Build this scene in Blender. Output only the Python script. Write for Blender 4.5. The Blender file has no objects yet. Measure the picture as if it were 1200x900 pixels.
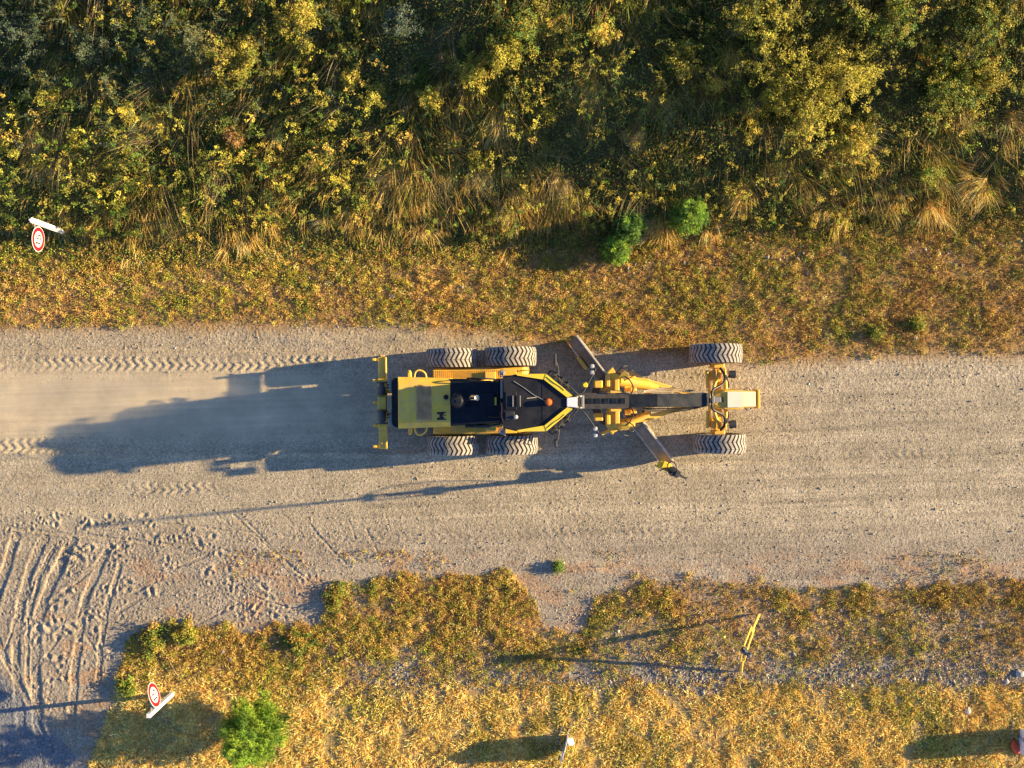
import bpy, bmesh, math, random
import numpy as np
from mathutils import Vector, Matrix

# ------------------------------------------------------------------ camera, light, exposure
H = 25.5                      # height of the drone above the road
F = 1112.0                    # focal length in photo pixels (1200 wide)
SUN_EL, SUN_AZ = math.radians(15.0), math.radians(6.2)   # sun low in the east, a touch to the north
SC = bpy.context.scene
COL = SC.collection
cam_d = bpy.data.cameras.new('camera'); cam = bpy.data.objects.new('camera', cam_d); COL.objects.link(cam)
cam.location = (0, 0, H); cam.rotation_euler = (0, 0, 0)
cam_d.sensor_width = 36; cam_d.lens = 36 * F / 1200; cam_d.clip_end = 2000; cam_d.clip_start = .1
SC.camera = cam
w = bpy.data.worlds.new('World'); SC.world = w; w.use_nodes = True
nt = w.node_tree; bg = nt.nodes['Background']
sky = nt.nodes.new('ShaderNodeTexSky'); sky.sky_type = 'NISHITA'; sky.sun_disc = False
sky.sun_elevation = SUN_EL; sky.sun_rotation = math.radians(90) - SUN_AZ
sky.dust_density = .4; sky.ozone_density = 3.5; sky.air_density = 1.0
tint = nt.nodes.new('ShaderNodeMix'); tint.data_type = 'RGBA'; tint.blend_type = 'MULTIPLY'; tint.inputs[0].default_value = 1; tint.inputs[7].default_value = (.88, .95, 1.18, 1)
nt.links.new(sky.outputs[0], tint.inputs[6]); nt.links.new(tint.outputs[2], bg.inputs[0]); bg.inputs[1].default_value = .08
sl = bpy.data.lights.new('sun', 'SUN'); so = bpy.data.objects.new('sun', sl); COL.objects.link(so)
sl.energy = 5.0; sl.angle = math.radians(.5); sl.color = (1.0, .78, .43)
sd = Vector((math.cos(SUN_EL)*math.cos(SUN_AZ), math.cos(SUN_EL)*math.sin(SUN_AZ), math.sin(SUN_EL)))
so.rotation_euler = sd.to_track_quat('Z', 'Y').to_euler()
so.location = (20, 2, 12)
SC.view_settings.view_transform = 'Standard'; SC.view_settings.look = 'None'
SC.view_settings.gamma = 1; SC.view_settings.use_curve_mapping = False
SC.view_settings.exposure = 1.55
SC.cycles.max_bounces = 5; SC.cycles.transparent_max_bounces = 6
SC.cycles.volume_step_rate = 2.0; SC.cycles.volume_max_steps = 64

rng = np.random.default_rng(7)
random.seed(7)
PI = math.pi
K = H / F
def W(px, py, z=0.0):         # a point of the photo at a height, in metres
    k = (H - z) / F
    return ((px - 600) * k, -(py - 450) * k)

# ------------------------------------------------------------------ tags
def tag(o, label=None, cat=None, group=None, kind=None):
    if label: o['label'] = label
    if cat: o['category'] = cat
    if group: o['group'] = group
    if kind: o['kind'] = kind
    return o
def empty(name, loc=(0, 0, 0), rz=0, parent=None):
    o = bpy.data.objects.new(name, None); COL.objects.link(o); o.location = loc; o.rotation_euler = (0, 0, rz)
    o.parent = parent; o.empty_display_size = .1
    return o

# ------------------------------------------------------------------ noise
_T = np.random.default_rng(11).random((512, 512)).astype(np.float32)
def noise(x, y, s=0):
    x = np.asarray(x, dtype=np.float64) + s * 37.31; y = np.asarray(y, dtype=np.float64) + s * 91.7
    xi = np.floor(x).astype(int); yi = np.floor(y).astype(int)
    fx = x - xi; fy = y - yi; fx = fx*fx*(3-2*fx); fy = fy*fy*(3-2*fy)
    a = _T[yi & 511, xi & 511]; b = _T[yi & 511, (xi+1) & 511]
    c = _T[(yi+1) & 511, xi & 511]; d = _T[(yi+1) & 511, (xi+1) & 511]
    return (a*(1-fx)+b*fx)*(1-fy) + (c*(1-fx)+d*fx)*fy
def fbm(x, y, s=0, o=4):
    v = 0; a = .5; t = 0
    for i in range(o):
        v = v + a*noise(x*2**i, y*2**i, s+i*3); t += a; a *= .55
    return v/t
def sst(a, b, x):
    t = np.clip((x-a)/(b-a), 0, 1); return t*t*(3-2*t)

# ------------------------------------------------------------------ layout of the ground in photo pixels
def edge_top(px):      # lower edge of the upper verge
    return np.interp(px, [-300, 0, 300, 400, 440, 560, 620, 700, 830, 900, 960, 1040, 1200, 1500],
                     [388, 388, 384, 386, 384, 392, 404, 412, 420, 428, 424, 420, 418, 410])
def edge_bot(px):      # upper edge of the lower verge
    return np.interp(px, [-300, 100, 130, 150, 200, 250, 340, 385, 400, 440, 600, 625, 640, 680, 700, 740, 800, 900, 1000, 1100, 1200, 1500],
                     [1150, 905, 830, 755, 738, 742, 745, 725, 690, 682, 680, 700, 745, 750, 705, 690, 682, 690, 692, 686, 682, 680])
def foot(px):          # foot of the bank
    return np.interp(px, [-300, 0, 150, 300, 400, 560, 700, 800, 1000, 1200, 1500],
                     [292, 300, 308, 308, 300, 296, 292, 282, 272, 262, 255])
def to_px(X, Y): return X/K + 600, 450 - Y/K
def base_h(X, Y):
    px, py = to_px(X, Y)
    fy = (450 - foot(px))*K
    d = Y - fy + .25*(fbm(X*.5, Y*.5, 5, 2)-.5)
    slope = .50 + .07*np.clip(X, -14, 14)/14
    dd = np.maximum(d, 0)
    b = slope * (np.sqrt(dd*dd + .35) - .59)
    b = np.where(dd > 6.5, b - .45*slope*(dd-6.5), b)
    b = b*(1 + .30*(fbm(X*.28, Y*.28, 9, 3)-.5)) + dd*.0
    b += sst(.3, 3, dd)*.5*(fbm(X*.9, Y*.9, 13, 3)-.5)
    # verge below the road rises a hand's width
    v = .05*sst(-10, 90, py-edge_bot(px))
    return np.where(d > 0, b, 0) + v

def seg_dist(X, Y, pts):
    """distance to a polyline (pixels), signed side and arclength"""
    best = np.full(X.shape, 1e9); side = np.zeros(X.shape); arc = np.zeros(X.shape); L = 0
    for (a, b) in zip(pts[:-1], pts[1:]):
        ax, ay = a; bx, by = b; dx, dy = bx-ax, by-ay; l = math.hypot(dx, dy)
        t = np.clip(((X-ax)*dx+(Y-ay)*dy)/(l*l), 0, 1)
        qx = X-(ax+t*dx); qy = Y-(ay+t*dy); d = np.hypot(qx, qy)
        m = d < best; best = np.where(m, d, best)
        side = np.where(m, np.sign(qx*dy-qy*dx), side); arc = np.where(m, L+t*l, arc); L += l
    return best, side, arc
def smooth_path(pts, n=4):
    p = np.array(pts, float)
    for _ in range(n):
        q = [p[0]]
        for a, b in zip(p[:-1], p[1:]): q += [a*.75+b*.25, a*.25+b*.75]
        q.append(p[-1]); p = np.array(q)
        if len(p) > 24: break
    return [tuple(v) for v in p]
# ruts in the lower left, in photo pixels: points, half width, depth
RUTS = [
 ([(52, 630), (36, 668), (24, 705), (17, 750), (20, 800), (26, 860)], 5.5, .07),
 ([(84, 634), (66, 672), (50, 705), (42, 745), (41, 800), (46, 870)], 6.5, .085),
 ([(128, 640), (112, 672), (100, 700), (92, 745), (86, 800), (84, 870)], 5.0, .06),
 ([(70, 632), (52, 665), (38, 700), (32, 740), (33, 800)], 2.6, .05),
 ([(18, 628), (8, 665), (-6, 700), (-20, 740)], 6.0, .08),
 ([(-10, 735), (15, 790), (38, 830), (60, 880)], 3.5, .05),
 ([(0, 765), (40, 725), (80, 690), (120, 655)], 2.2, .03),
 ([(10, 745), (60, 705), (108, 668)], 1.6, .028),
 ([(40, 790), (70, 745), (110, 705), (150, 672)], 1.8, .026),
 ([(-10, 616), (60, 623), (130, 631), (250, 642)], 2.0, .045),
 ([(-10, 626), (60, 634), (130, 638), (230, 648)], 5.5, .025),
 ([(146, 698), (190, 679)], 1.6, .04), ([(205, 667), (246, 648)], 1.6, .05),
 ([(225, 735), (280, 707)], 1.6, .035), ([(165, 702), (140, 718)], 2.5, .035),
 ([(272, 603), (320, 645), (362, 682), (392, 704)], 1.6, .035),
 ([(252, 600), (300, 640), (340, 672)], 1.2, .02),
 ([(365, 615), (385, 640), (404, 660)], 1.6, .035), ([(330, 600), (378, 655)], 1.2, .018),
 ([(430, 620), (447, 662)], 1.3, .02), ([(452, 606), (462, 640)], 1.1, .015),
 ([(150, 668), (235, 640)], 1.4, .03), ([(160, 735), (255, 690)], 1.2, .03), ([(120, 770), (190, 722)], 1.2, .028), ([(262, 690), (330, 708), (372, 730)], 1.3, .028), ([(180, 612), (330, 628), (470, 640)], 1.4, .03), ([(200, 600), (300, 612)], 1.2, .025),
 ([(290, 612), (345, 668), (372, 690)], 1.3, .03), ([(410, 612), (428, 655)], 1.1, .025), ([(140, 665), (128, 700), (118, 750), (116, 800)], 3.4, .05), ([(64, 640), (30, 700), (2, 770)], 1.5, .04),
 ([(20, 700), (36, 690), (30, 740), (44, 770)], 1.8, .04),
 ([(100, 745), (120, 772), (112, 800)], 1.8, .03),
]
RUTS = [(smooth_path(p, 2) if len(p) > 2 else p, wd, dp) for p, wd, dp in RUTS]
r2 = np.random.default_rng(5)
PITS = []
def pit_cluster(cx, cy, sx, sy, n, r0=1.6, r1=4.0):
    for _ in range(n):
        PITS.append((cx+r2.normal()*sx, cy+r2.normal()*sy, r2.uniform(r0, r1), r2.uniform(.4, 1.4), r2.uniform(0, PI)))
pit_cluster(98, 650, 10, 5, 9); pit_cluster(140, 650, 8, 8, 9); pit_cluster(133, 688, 9, 5, 10, 1.5, 3.2)
pit_cluster(118, 712, 10, 7, 14, 1.2, 2.6); pit_cluster(205, 629, 16, 4, 12, 1.5, 3.2); pit_cluster(178, 693, 8, 6, 4)
pit_cluster(86, 686, 8, 6, 4); pit_cluster(310, 715, 30, 12, 40, 1.5, 3.0); pit_cluster(345, 672, 22, 8, 10, 1.4, 3)
pit_cluster(60, 745, 40, 30, 60, 1.2, 3.6); pit_cluster(90, 612, 60, 5, 34, 1.5, 3.0); pit_cluster(245, 675, 14, 8, 6, 1.6, 3.5)
pit_cluster(200, 650, 70, 26, 50, 1.0, 2.4); pit_cluster(30, 600, 60, 10, 20, 1, 2.4)

def chevrons(X, Y, xa, xb, yc, hw, pitch, amp, wob=0.0):
    """tread prints along a wheel path; metres"""
    yy = Y - yc - wob*np.sin(X*.5)
    m = (1-sst(hw*.85, hw*1.15, np.abs(yy)))*sst(xa, xa+.4, X)*(1-sst(xb-.5, xb, X))
    v = yy/hw
    off = np.interp(v, [-1, -.25, .5, 1], [.5, -.6, .6, 0])*pitch*.55
    ph = (X + off + .03*fbm(X*4, Y*4, 3, 2))/pitch
    s = np.sin(ph*2*PI)
    s = np.tanh(2.2*s)
    fade = np.clip((fbm(X*1.0, Y*5, 8, 3)-.22)*2.4, .08, 1.3)
    return amp*m*s*fade

def detail_h(X, Y):
    """small relief of the loose surface"""
    px, py = to_px(X, Y)
    road = sst(-6, 6, py - edge_top(px) + 8*(fbm(X*2, Y*2, 21, 2)-.5)) * (1-sst(-6, 6, py-edge_bot(px)+8*(fbm(X*2, Y*2, 22, 2)-.5)))
    dust = np.exp(-np.maximum(0, (px-230)/130)**2)*np.exp(-((py-476)/40)**4)
    dust = np.clip(dust, 0, 1)
    rough = np.where(py < 470, 1.0, .8) + 1.5*sst(590, 640, py)*(1-sst(300, 450, px))*np.clip((fbm(X*2.2, Y*2.2, 57, 3)-.35)*3, .2, 1.4)
    rough = rough*(1-.25*sst(430, 470, py)*(1-sst(560, 620, py)))
    rough = rough*(1-.85*dust)
    n = (fbm(X*7, Y*7, 31, 2)-.5)*.004 + (noise(X*23, Y*23, 33)-.5)*.007 + (rng.random(X.shape)-.5)*.0065
    peb = np.maximum(0, noise(X*17, Y*17, 41)-.78)*.05
    h = (n+peb)*rough*(.6+.8*fbm(X*1.1, Y*1.1, 45, 2))
    # windrows and broad undulation along the road
    h += road*.012*(fbm(X*.35, Y*3.2, 51, 3)-.5)*(1-.5*dust)
    wr = lambda y0, s, a, x0, x1: a*np.exp(-((py-y0-6*(fbm(X*.3, 0*Y, int(y0), 2)-.5))/s)**2)*sst(x0-40, x0+40, px)*(1-sst(x1-60, x1+60, px))*(.6+.8*noise(X*3, Y*6, 52))
    h += road*.007*(fbm(X*.3, Y*10 - X*.35, 76, 2)-.5)*(px > 600)
    h += wr(415, 4, .02, -400, 420) + wr(532, 4.5, .065, -400, 640) + wr(572, 5, .02, -300, 300) + wr(604, 6, .02, -300, 260)
    h += wr(398, 8, .03, 330, 600) + wr(668, 7, .025, 640, 1300) + wr(545, 3, .012, 700, 1300)
    # tyre prints
    h += chevrons(X, Y, -18, -3.2, .55, .19, .235, .009)*(1-.3*dust)
    h += chevrons(X, Y, -18, -3.2, -1.66, .20, .235, .008, .03)
    h += chevrons(X, Y, -11.5, -7.6, -2.82, .16, .235, .006, .02)
    h += chevrons(X, Y, 6.4, 16, -1.9+.0*X, .17, .235, .003, .05)*(fbm(X*.8, Y*2, 55, 2) > .5)
    h += chevrons(X, Y, 6.4, 16, .35, .17, .235, .0015, .05)
    h += chevrons(X, Y, -9, 5, -4.05, .17, .235, .003, .05)
    # ruts and pits, only where they are
    m = (px > -60) & (px < 480) & (py > 585) & (py < 905)
    if m.any():
        x = px[m]; y = py[m]
        xw = x + 3*(noise(x*.07, y*.07, 61)-.5); yw = y + 3*(noise(x*.07, y*.07, 62)-.5)
        hh = np.zeros(x.shape)
        for pts, wd, dp in RUTS:
            d, s, a = seg_dist(xw, yw, pts)
            t = d/wd
            groove = -dp*.30*(1-sst(.78, 1.0, t))*(.35+1.3*noise(a*.05, d*0+wd*7, 64))
            ridge = dp*.10*np.exp(-((t-1.3)/.33)**2)*(.1+1.6*noise(x*.10, y*.10, 63))
            if wd > 4: groove = groove + .0025*np.tanh(2*np.sin((a + 1.5*np.abs(d))*1.0))*(t < .9)
            hh = np.where(t < 1.05, hh*.35+groove, hh+groove) + ridge
        for cx, cy, r, e, th in PITS:
            sel = (np.abs(x-cx) < 3.2*r) & (np.abs(y-cy) < 3.2*r)
            if not sel.any(): continue
            dx = x[sel]-cx; dy = y[sel]-cy
            u = dx*math.cos(th)+dy*math.sin(th); v = (-dx*math.sin(th)+dy*math.cos(th))*e
            q = (u*u+v*v)/(r*r)
            hh[sel] += .024*(r/3)*(-np.exp(-q*1.3)+.55*np.exp(-(np.sqrt(q)-1.5)**2*3))
        f = np.zeros(px.shape); f[m] = hh
        h += f*(1-sst(0, 12, py-edge_bot(px)))
    m2 = (px >= 480) & (py > 640) & (py < 700)
    for cx, cy, r, e, th in PITS:
        if cx < 480: continue
        q = ((px-cx)**2+((py-cy)*e)**2)/(r*r)
        h += .035*(r/3)*(-np.exp(-q*1.3)+.5*np.exp(-(np.sqrt(q)-1.5)**2*3))
    return h

def gcolor(X, Y):
    px, py = to_px(X, Y)
    e1 = py - edge_top(px) + 16*(fbm(X*1.6, Y*1.6, 71, 3)-.5)
    e2 = py - edge_bot(px) + 14*(fbm(X*1.6, Y*1.6, 72, 3)-.5)
    C = lambda r, g, b: np.array([r, g, b])
    lerp = lambda a, b, t: a*(1-t[..., None]) + b*t[..., None]
    shape = X.shape + (3,)
    grav = np.broadcast_to(C(.395, .32, .21), shape)
    dust = np.exp(-np.maximum(0, (px-280)/120)**2)*np.exp(-((py-476)/42)**4)
    c = lerp(grav, C(.62, .48, .29), np.clip(dust*.95, 0, 1))
    streak = .5*fbm(X*.20, Y*3.6 - X*.14, 75, 3) + .5*fbm(X*.30, Y*10 - X*.35, 76, 2)
    c = c*(1 + .62*(streak-.5)*sst(-20, 20, e1)*(px > 430) + .14*(streak-.5))[..., None]
    c = c*(1 + .22*(fbm(X*.35, Y*24 - X*.8, 78, 2)-.5)*sst(-10, 20, e1))[..., None]
    c = lerp(c, C(.40, .30, .18), .35*np.exp(-((py-415)/22)**2)*(1-sst(380, 600, px)))
    c = lerp(c, C(.30, .24, .18), .5*sst(600, 650, py)*(1-sst(0, 20, e2)))
    c = lerp(c, C(.40, .22, .11), .5*np.clip((fbm(X*1.3, Y*2.4, 77, 3)-.56)*8, 0, 1)*sst(640, 665, py))
    # verges: brown litter
    lit = fbm(X*3, Y*3, 79, 3)
    brown = lerp(np.broadcast_to(C(.27, .135, .04), shape), C(.38, .23, .085), lit)
    up = 1-sst(-14, 14, e1)
    c = lerp(c, brown, up)
    dn = sst(-8, 10, e2)
    stones = np.exp(-((py-790-12*(noise(X*.4, 0*Y, 80)-.5))/22)**2)*sst(380, 470, px)
    patchy = np.clip((fbm(X*1.1, Y*1.3, 83, 3)-.42)*4, 0, 1)*sst(640, 720, px)
    brown = lerp(brown, C(.34, .27, .19), patchy*.3)
    brown = lerp(brown, C(.34, .235, .125), .75*sst(620, 700, px)*sst(20, 40, e2))
    low = lerp(brown, C(.30, .25, .19), np.clip(stones+.6*np.clip((lit-.55)*5, 0, 1), 0, 1))
    straw = sst(800, 820, py + 14*(noise(X*.8, Y*.8, 81)-.5))
    low = lerp(low, C(.42, .28, .10), straw)
    c = lerp(c, low, dn)
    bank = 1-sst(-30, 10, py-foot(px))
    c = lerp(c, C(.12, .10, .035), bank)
    # smooth path in the bottom left corner
    pth = (1-sst(-10, 6, px-(40+ (py-830)*.9)))*sst(770, 800, py + (px)*.9)*(1-dn)
    c = lerp(c, C(.20, .195, .19), pth)
    return c

# ------------------------------------------------------------------ materials
def mat(name, base=(.5, .5, .5), rough=.6, metal=0, colattr=False, var=.25, scale=3, bump=0, bscale=20, dirt=None, dirtamt=.4, spec=.5, emis=None, trans=0, coat=0):
    m = bpy.data.materials.new(name); m.use_nodes = True
    n = m.node_tree.nodes; l = m.node_tree.links; p = n['Principled BSDF']
    tc = n.new('ShaderNodeTexCoord')
    p.inputs['Roughness'].default_value = rough; p.inputs['Metallic'].default_value = metal
    p.inputs['Specular IOR Level'].default_value = spec; p.inputs['Coat Weight'].default_value = coat
    if colattr:
        a = n.new('ShaderNodeAttribute'); a.attribute_name = 'Col'; src = a.outputs['Color']
    else:
        a = n.new('ShaderNodeRGB'); a.outputs[0].default_value = (*base, 1); src = a.outputs[0]
    nz = n.new('ShaderNodeTexNoise'); nz.inputs['Scale'].default_value = scale; nz.inputs['Detail'].default_value = 4
    l.new(tc.outputs['Object'], nz.inputs['Vector'])
    mr = n.new('ShaderNodeMapRange'); mr.inputs[1].default_value = .25; mr.inputs[2].default_value = .75
    mr.inputs[3].default_value = 1-var; mr.inputs[4].default_value = 1+var
    l.new(nz.outputs[0], mr.inputs[0])
    mx = n.new('ShaderNodeMix'); mx.data_type = 'RGBA'; mx.blend_type = 'MULTIPLY'; mx.inputs[0].default_value = 1
    l.new(src, mx.inputs[6]); l.new(mr.outputs[0], mx.inputs[7]); out = mx.outputs[2]
    if dirt:
        nd = n.new('ShaderNodeTexNoise'); nd.inputs['Scale'].default_value = scale*1.7; nd.inputs['Detail'].default_value = 6; nd.inputs['Roughness'].default_value = .65
        l.new(tc.outputs['Object'], nd.inputs['Vector'])
        md = n.new('ShaderNodeMapRange'); md.inputs[1].default_value = .38; md.inputs[2].default_value = .72; md.inputs[3].default_value = 0; md.inputs[4].default_value = dirtamt
        l.new(nd.outputs[0], md.inputs[0])
        m2 = n.new('ShaderNodeMix'); m2.data_type = 'RGBA'; l.new(md.outputs[0], m2.inputs[0]); l.new(out, m2.inputs[6]); m2.inputs[7].default_value = (*dirt, 1)
        out = m2.outputs[2]
        r2_ = n.new('ShaderNodeMapRange'); r2_.inputs[1].default_value = 0; r2_.inputs[2].default_value = 1; r2_.inputs[3].default_value = rough; r2_.inputs[4].default_value = .95
        l.new(md.outputs[0], r2_.inputs[0]); l.new(r2_.outputs[0], p.inputs['Roughness'])
    l.new(out, p.inputs['Base Color'])
    if bump:
        nb = n.new('ShaderNodeTexNoise'); nb.inputs['Scale'].default_value = bscale; nb.inputs['Detail'].default_value = 4
        l.new(tc.outputs['Object'], nb.inputs['Vector'])
        b = n.new('ShaderNodeBump'); b.inputs['Strength'].default_value = 1; b.inputs['Distance'].default_value = bump
        l.new(nb.outputs[0], b.inputs['Height']); l.new(b.outputs[0], p.inputs['Normal'])
    if trans:
        tr = n.new('ShaderNodeBsdfTranslucent'); l.new(out, tr.inputs['Color'])
        ms = n.new('ShaderNodeMixShader'); ms.inputs[0].default_value = trans
        l.new(p.outputs[0], ms.inputs[1]); l.new(tr.outputs[0], ms.inputs[2])
        l.new(ms.outputs[0], n['Material Output'].inputs['Surface'])
    if emis:
        p.inputs['Emission Color'].default_value = (*emis, 1); p.inputs['Emission Strength'].default_value = 1
    return m
DUST = (.50, .37, .20)
M = dict(
 yellow=mat('yellow_paint', (.90, .53, .045), .45, 0, var=.14, scale=3.5, dirt=DUST, dirtamt=.55, spec=.45),
 cleanyellow=mat('bright_yellow_paint', (.88, .62, .03), .4, 0, var=.08, scale=3, dirt=DUST, dirtamt=.25),
 palecream=mat('pale_nose_paint', (.80, .72, .52), .5, 0, var=.08, scale=3),
 black=mat('black_paint', (.016, .018, .022), .55, 0, var=.3, scale=3, dirt=(.10, .09, .08), dirtamt=.35),
 navy=mat('dark_deck_paint', (.005, .009, .016), .42, 0, var=.25, scale=3, dirt=(.06, .055, .05), dirtamt=.3, spec=.3),
 roof=mat('roof_coating', (.009, .010, .014), .5, 0, var=.35, scale=2, dirt=(.06, .055, .05), dirtamt=.35, spec=.3),
 grille=mat('dusty_grille', (.62, .36, .15), .7, 0, var=.3, scale=6),
 decal=mat('brown_decal', (.05, .022, .018), .6, 0, var=.1),
 steel=mat('polished_steel', (.24, .20, .16), .55, .35, var=.3, scale=4, dirt=(.22, .17, .11), dirtamt=.8),
 chrome=mat('bright_metal', (.75, .68, .58), .25, 1, var=.1),
 darksteel=mat('dark_steel', (.10, .09, .08), .5, .6, var=.3, scale=5, dirt=(.20, .15, .09), dirtamt=.5),
 rubber=mat('tyre_rubber', (.06, .053, .046), .85, 0, var=.3, scale=5, dirt=(.26, .21, .15), dirtamt=.75, spec=.2),
 lug=mat('dusty_tread_lug', (.35, .31, .26), .85, 0, var=.38, scale=6, bump=.004, bscale=40, spec=.2),
 hose=mat('rubber_hose', (.022, .018, .016), .5, 0, var=.3, scale=8),
 glass=mat('tinted_glass', (.015, .022, .028), .06, 0, var=.1, spec=.7, coat=.5),
 white=mat('white_paint', (.80, .78, .74), .5, 0, var=.05, scale=4, dirt=(.5, .45, .36), dirtamt=.15),
 lamp=mat('lamp_lens', (.50, .48, .44), .2, 0, var=.05, spec=.8),
 red=mat('red_sign_film', (.62, .012, .02), .4, 0, var=.08),
 ink=mat('black_ink', (.015, .015, .015), .6, 0, var=.05),
 amber=mat('amber_lens', (.85, .17, .01), .25, 0, var=.08, coat=.6),
 redlens=mat('red_lens', (.45, .04, .03), .3, 0, var=.05),
 rust=mat('red_hose_cover', (.40, .12, .06), .6, 0, var=.2),
 orange=mat('orange_fabric', (.62, .09, .025), .75, 0, var=.25, scale=9, bump=.006, bscale=14),
 fabric=mat('pale_fabric', (.62, .62, .68), .7, 0, var=.1, scale=6),
 blue=mat('blue_grey_casing', (.05, .09, .17), .35, 0, var=.15, scale=8, coat=.3),
 grey=mat('grey_paint', (.22, .215, .21), .5, 0, var=.2, scale=4, dirt=DUST, dirtamt=.3),
 edge=mat('worn_edge_steel', (.62, .54, .42), .5, .3, var=.3, scale=6, dirt=(.4, .3, .18), dirtamt=.5),
 tan=mat('dusty_pole_paint', (.33, .27, .19), .5, 0, var=.15),
 legyellow=mat('tripod_yellow', (.80, .56, .10), .45, 0, var=.1, scale=5),
 wood=mat('dry_stem', (.30, .20, .10), .8, 0, var=.3, scale=8),
 bark=mat('brown_bark', (.10, .065, .035), .9, 0, var=.3, scale=8, bump=.01),
 leaf=mat('leaf_foliage', colattr=True, rough=.6, var=.2, scale=2.5, spec=.25, trans=.25),
 straw=mat('dry_grass_blades', colattr=True, rough=.65, var=.2, scale=2.0, spec=.2, trans=.22),
 rock=mat('pale_stone', (.42, .38, .33), .85, 0, var=.3, scale=7, bump=.01, bscale=15),
 stone=mat('loose_stones', colattr=True, rough=.85, var=.15, scale=20, spec=.3),
)
def ground_material():
    m = bpy.data.materials.new('gravel_ground'); m.use_nodes = True
    n = m.node_tree.nodes; l = m.node_tree.links; p = n['Principled BSDF']
    p.inputs['Roughness'].default_value = .92; p.inputs['Specular IOR Level'].default_value = .2
    tc = n.new('ShaderNodeTexCoord'); a = n.new('ShaderNodeAttribute'); a.attribute_name = 'Col'
    v = n.new('ShaderNodeTexVoronoi'); v.inputs['Scale'].default_value = 42; l.new(tc.outputs['Object'], v.inputs['Vector'])
    bw = n.new('ShaderNodeRGBToBW'); l.new(v.outputs['Color'], bw.inputs[0])
    mr = n.new('ShaderNodeMapRange'); mr.inputs[1].default_value = .15; mr.inputs[2].default_value = .85; mr.inputs[3].default_value = .60; mr.inputs[4].default_value = 1.42
    l.new(bw.outputs[0], mr.inputs[0])
    nz = n.new('ShaderNodeTexNoise'); nz.inputs['Scale'].default_value = 1.3; nz.inputs['Detail'].default_value = 9; nz.inputs['Roughness'].default_value = .68
    l.new(tc.outputs['Object'], nz.inputs['Vector'])
    mr2 = n.new('ShaderNodeMapRange'); mr2.inputs[1].default_value = .3; mr2.inputs[2].default_value = .7; mr2.inputs[3].default_value = .80; mr2.inputs[4].default_value = 1.2
    l.new(nz.outputs[0], mr2.inputs[0])
    atr = n.new('ShaderNodeAttribute'); atr.attribute_name = 'rough'
    mf = n.new('ShaderNodeMix'); mf.data_type = 'FLOAT'; l.new(atr.outputs['Fac'], mf.inputs[0]); mf.inputs[2].default_value = 1.0; l.new(mr.outputs[0], mf.inputs[3])
    mm = n.new('ShaderNodeMath'); mm.operation = 'MULTIPLY'; l.new(mf.outputs[0], mm.inputs[0]); l.new(mr2.outputs[0], mm.inputs[1])
    mx = n.new('ShaderNodeMix'); mx.data_type = 'RGBA'; mx.blend_type = 'MULTIPLY'; mx.inputs[0].default_value = 1
    l.new(a.outputs['Color'], mx.inputs[6]); l.new(mm.outputs[0], mx.inputs[7]); l.new(mx.outputs[2], p.inputs['Base Color'])
    v2 = n.new('ShaderNodeTexVoronoi'); v2.inputs['Scale'].default_value = 45; l.new(tc.outputs['Object'], v2.inputs['Vector'])
    b = n.new('ShaderNodeBump'); b.inputs['Distance'].default_value = .0055; b.invert = True
    at2 = n.new('ShaderNodeAttribute'); at2.attribute_name = 'rough'; l.new(at2.outputs['Fac'], b.inputs['Strength'])
    l.new(v2.outputs['Distance'], b.inputs['Height']); l.new(b.outputs[0], p.inputs['Normal'])
    return m
M['ground'] = ground_material()

# ------------------------------------------------------------------ meshes from arrays
def mesh_np(name, co, faces, counts, mats, cols=None, smooth=False, extra=None):
    me = bpy.data.meshes.new(name)
    nv = len(co); me.vertices.add(nv); me.vertices.foreach_set('co', np.ascontiguousarray(co, np.float32).ravel())
    counts = np.asarray(counts, np.int32)
    me.loops.add(len(faces)); me.loops.foreach_set('vertex_index', np.asarray(faces, np.int32))
    me.polygons.add(len(counts)); st = np.zeros(len(counts), np.int32); st[1:] = np.cumsum(counts)[:-1]
    me.polygons.foreach_set('loop_start', st)
    me.update(calc_edges=True)
    if smooth: me.polygons.foreach_set('use_smooth', np.ones(len(counts), bool))
    if cols is not None:
        ca = me.color_attributes.new('Col', 'FLOAT_COLOR', 'POINT')
        c4 = np.ones((nv, 4), np.float32); c4[:, :3] = cols; ca.data.foreach_set('color', c4.ravel())
    if extra is not None:
        for k, v in extra.items():
            at = me.attributes.new(k, 'FLOAT', 'POINT'); at.data.foreach_set('value', np.asarray(v, np.float32))
    for m in (mats if isinstance(mats, (list, tuple)) else [mats]): me.materials.append(m)
    return me
def link(me, name=None, parent=None):
    o = bpy.data.objects.new(name or me.name, me); COL.objects.link(o)
    if parent: o.parent = parent
    return o

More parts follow.
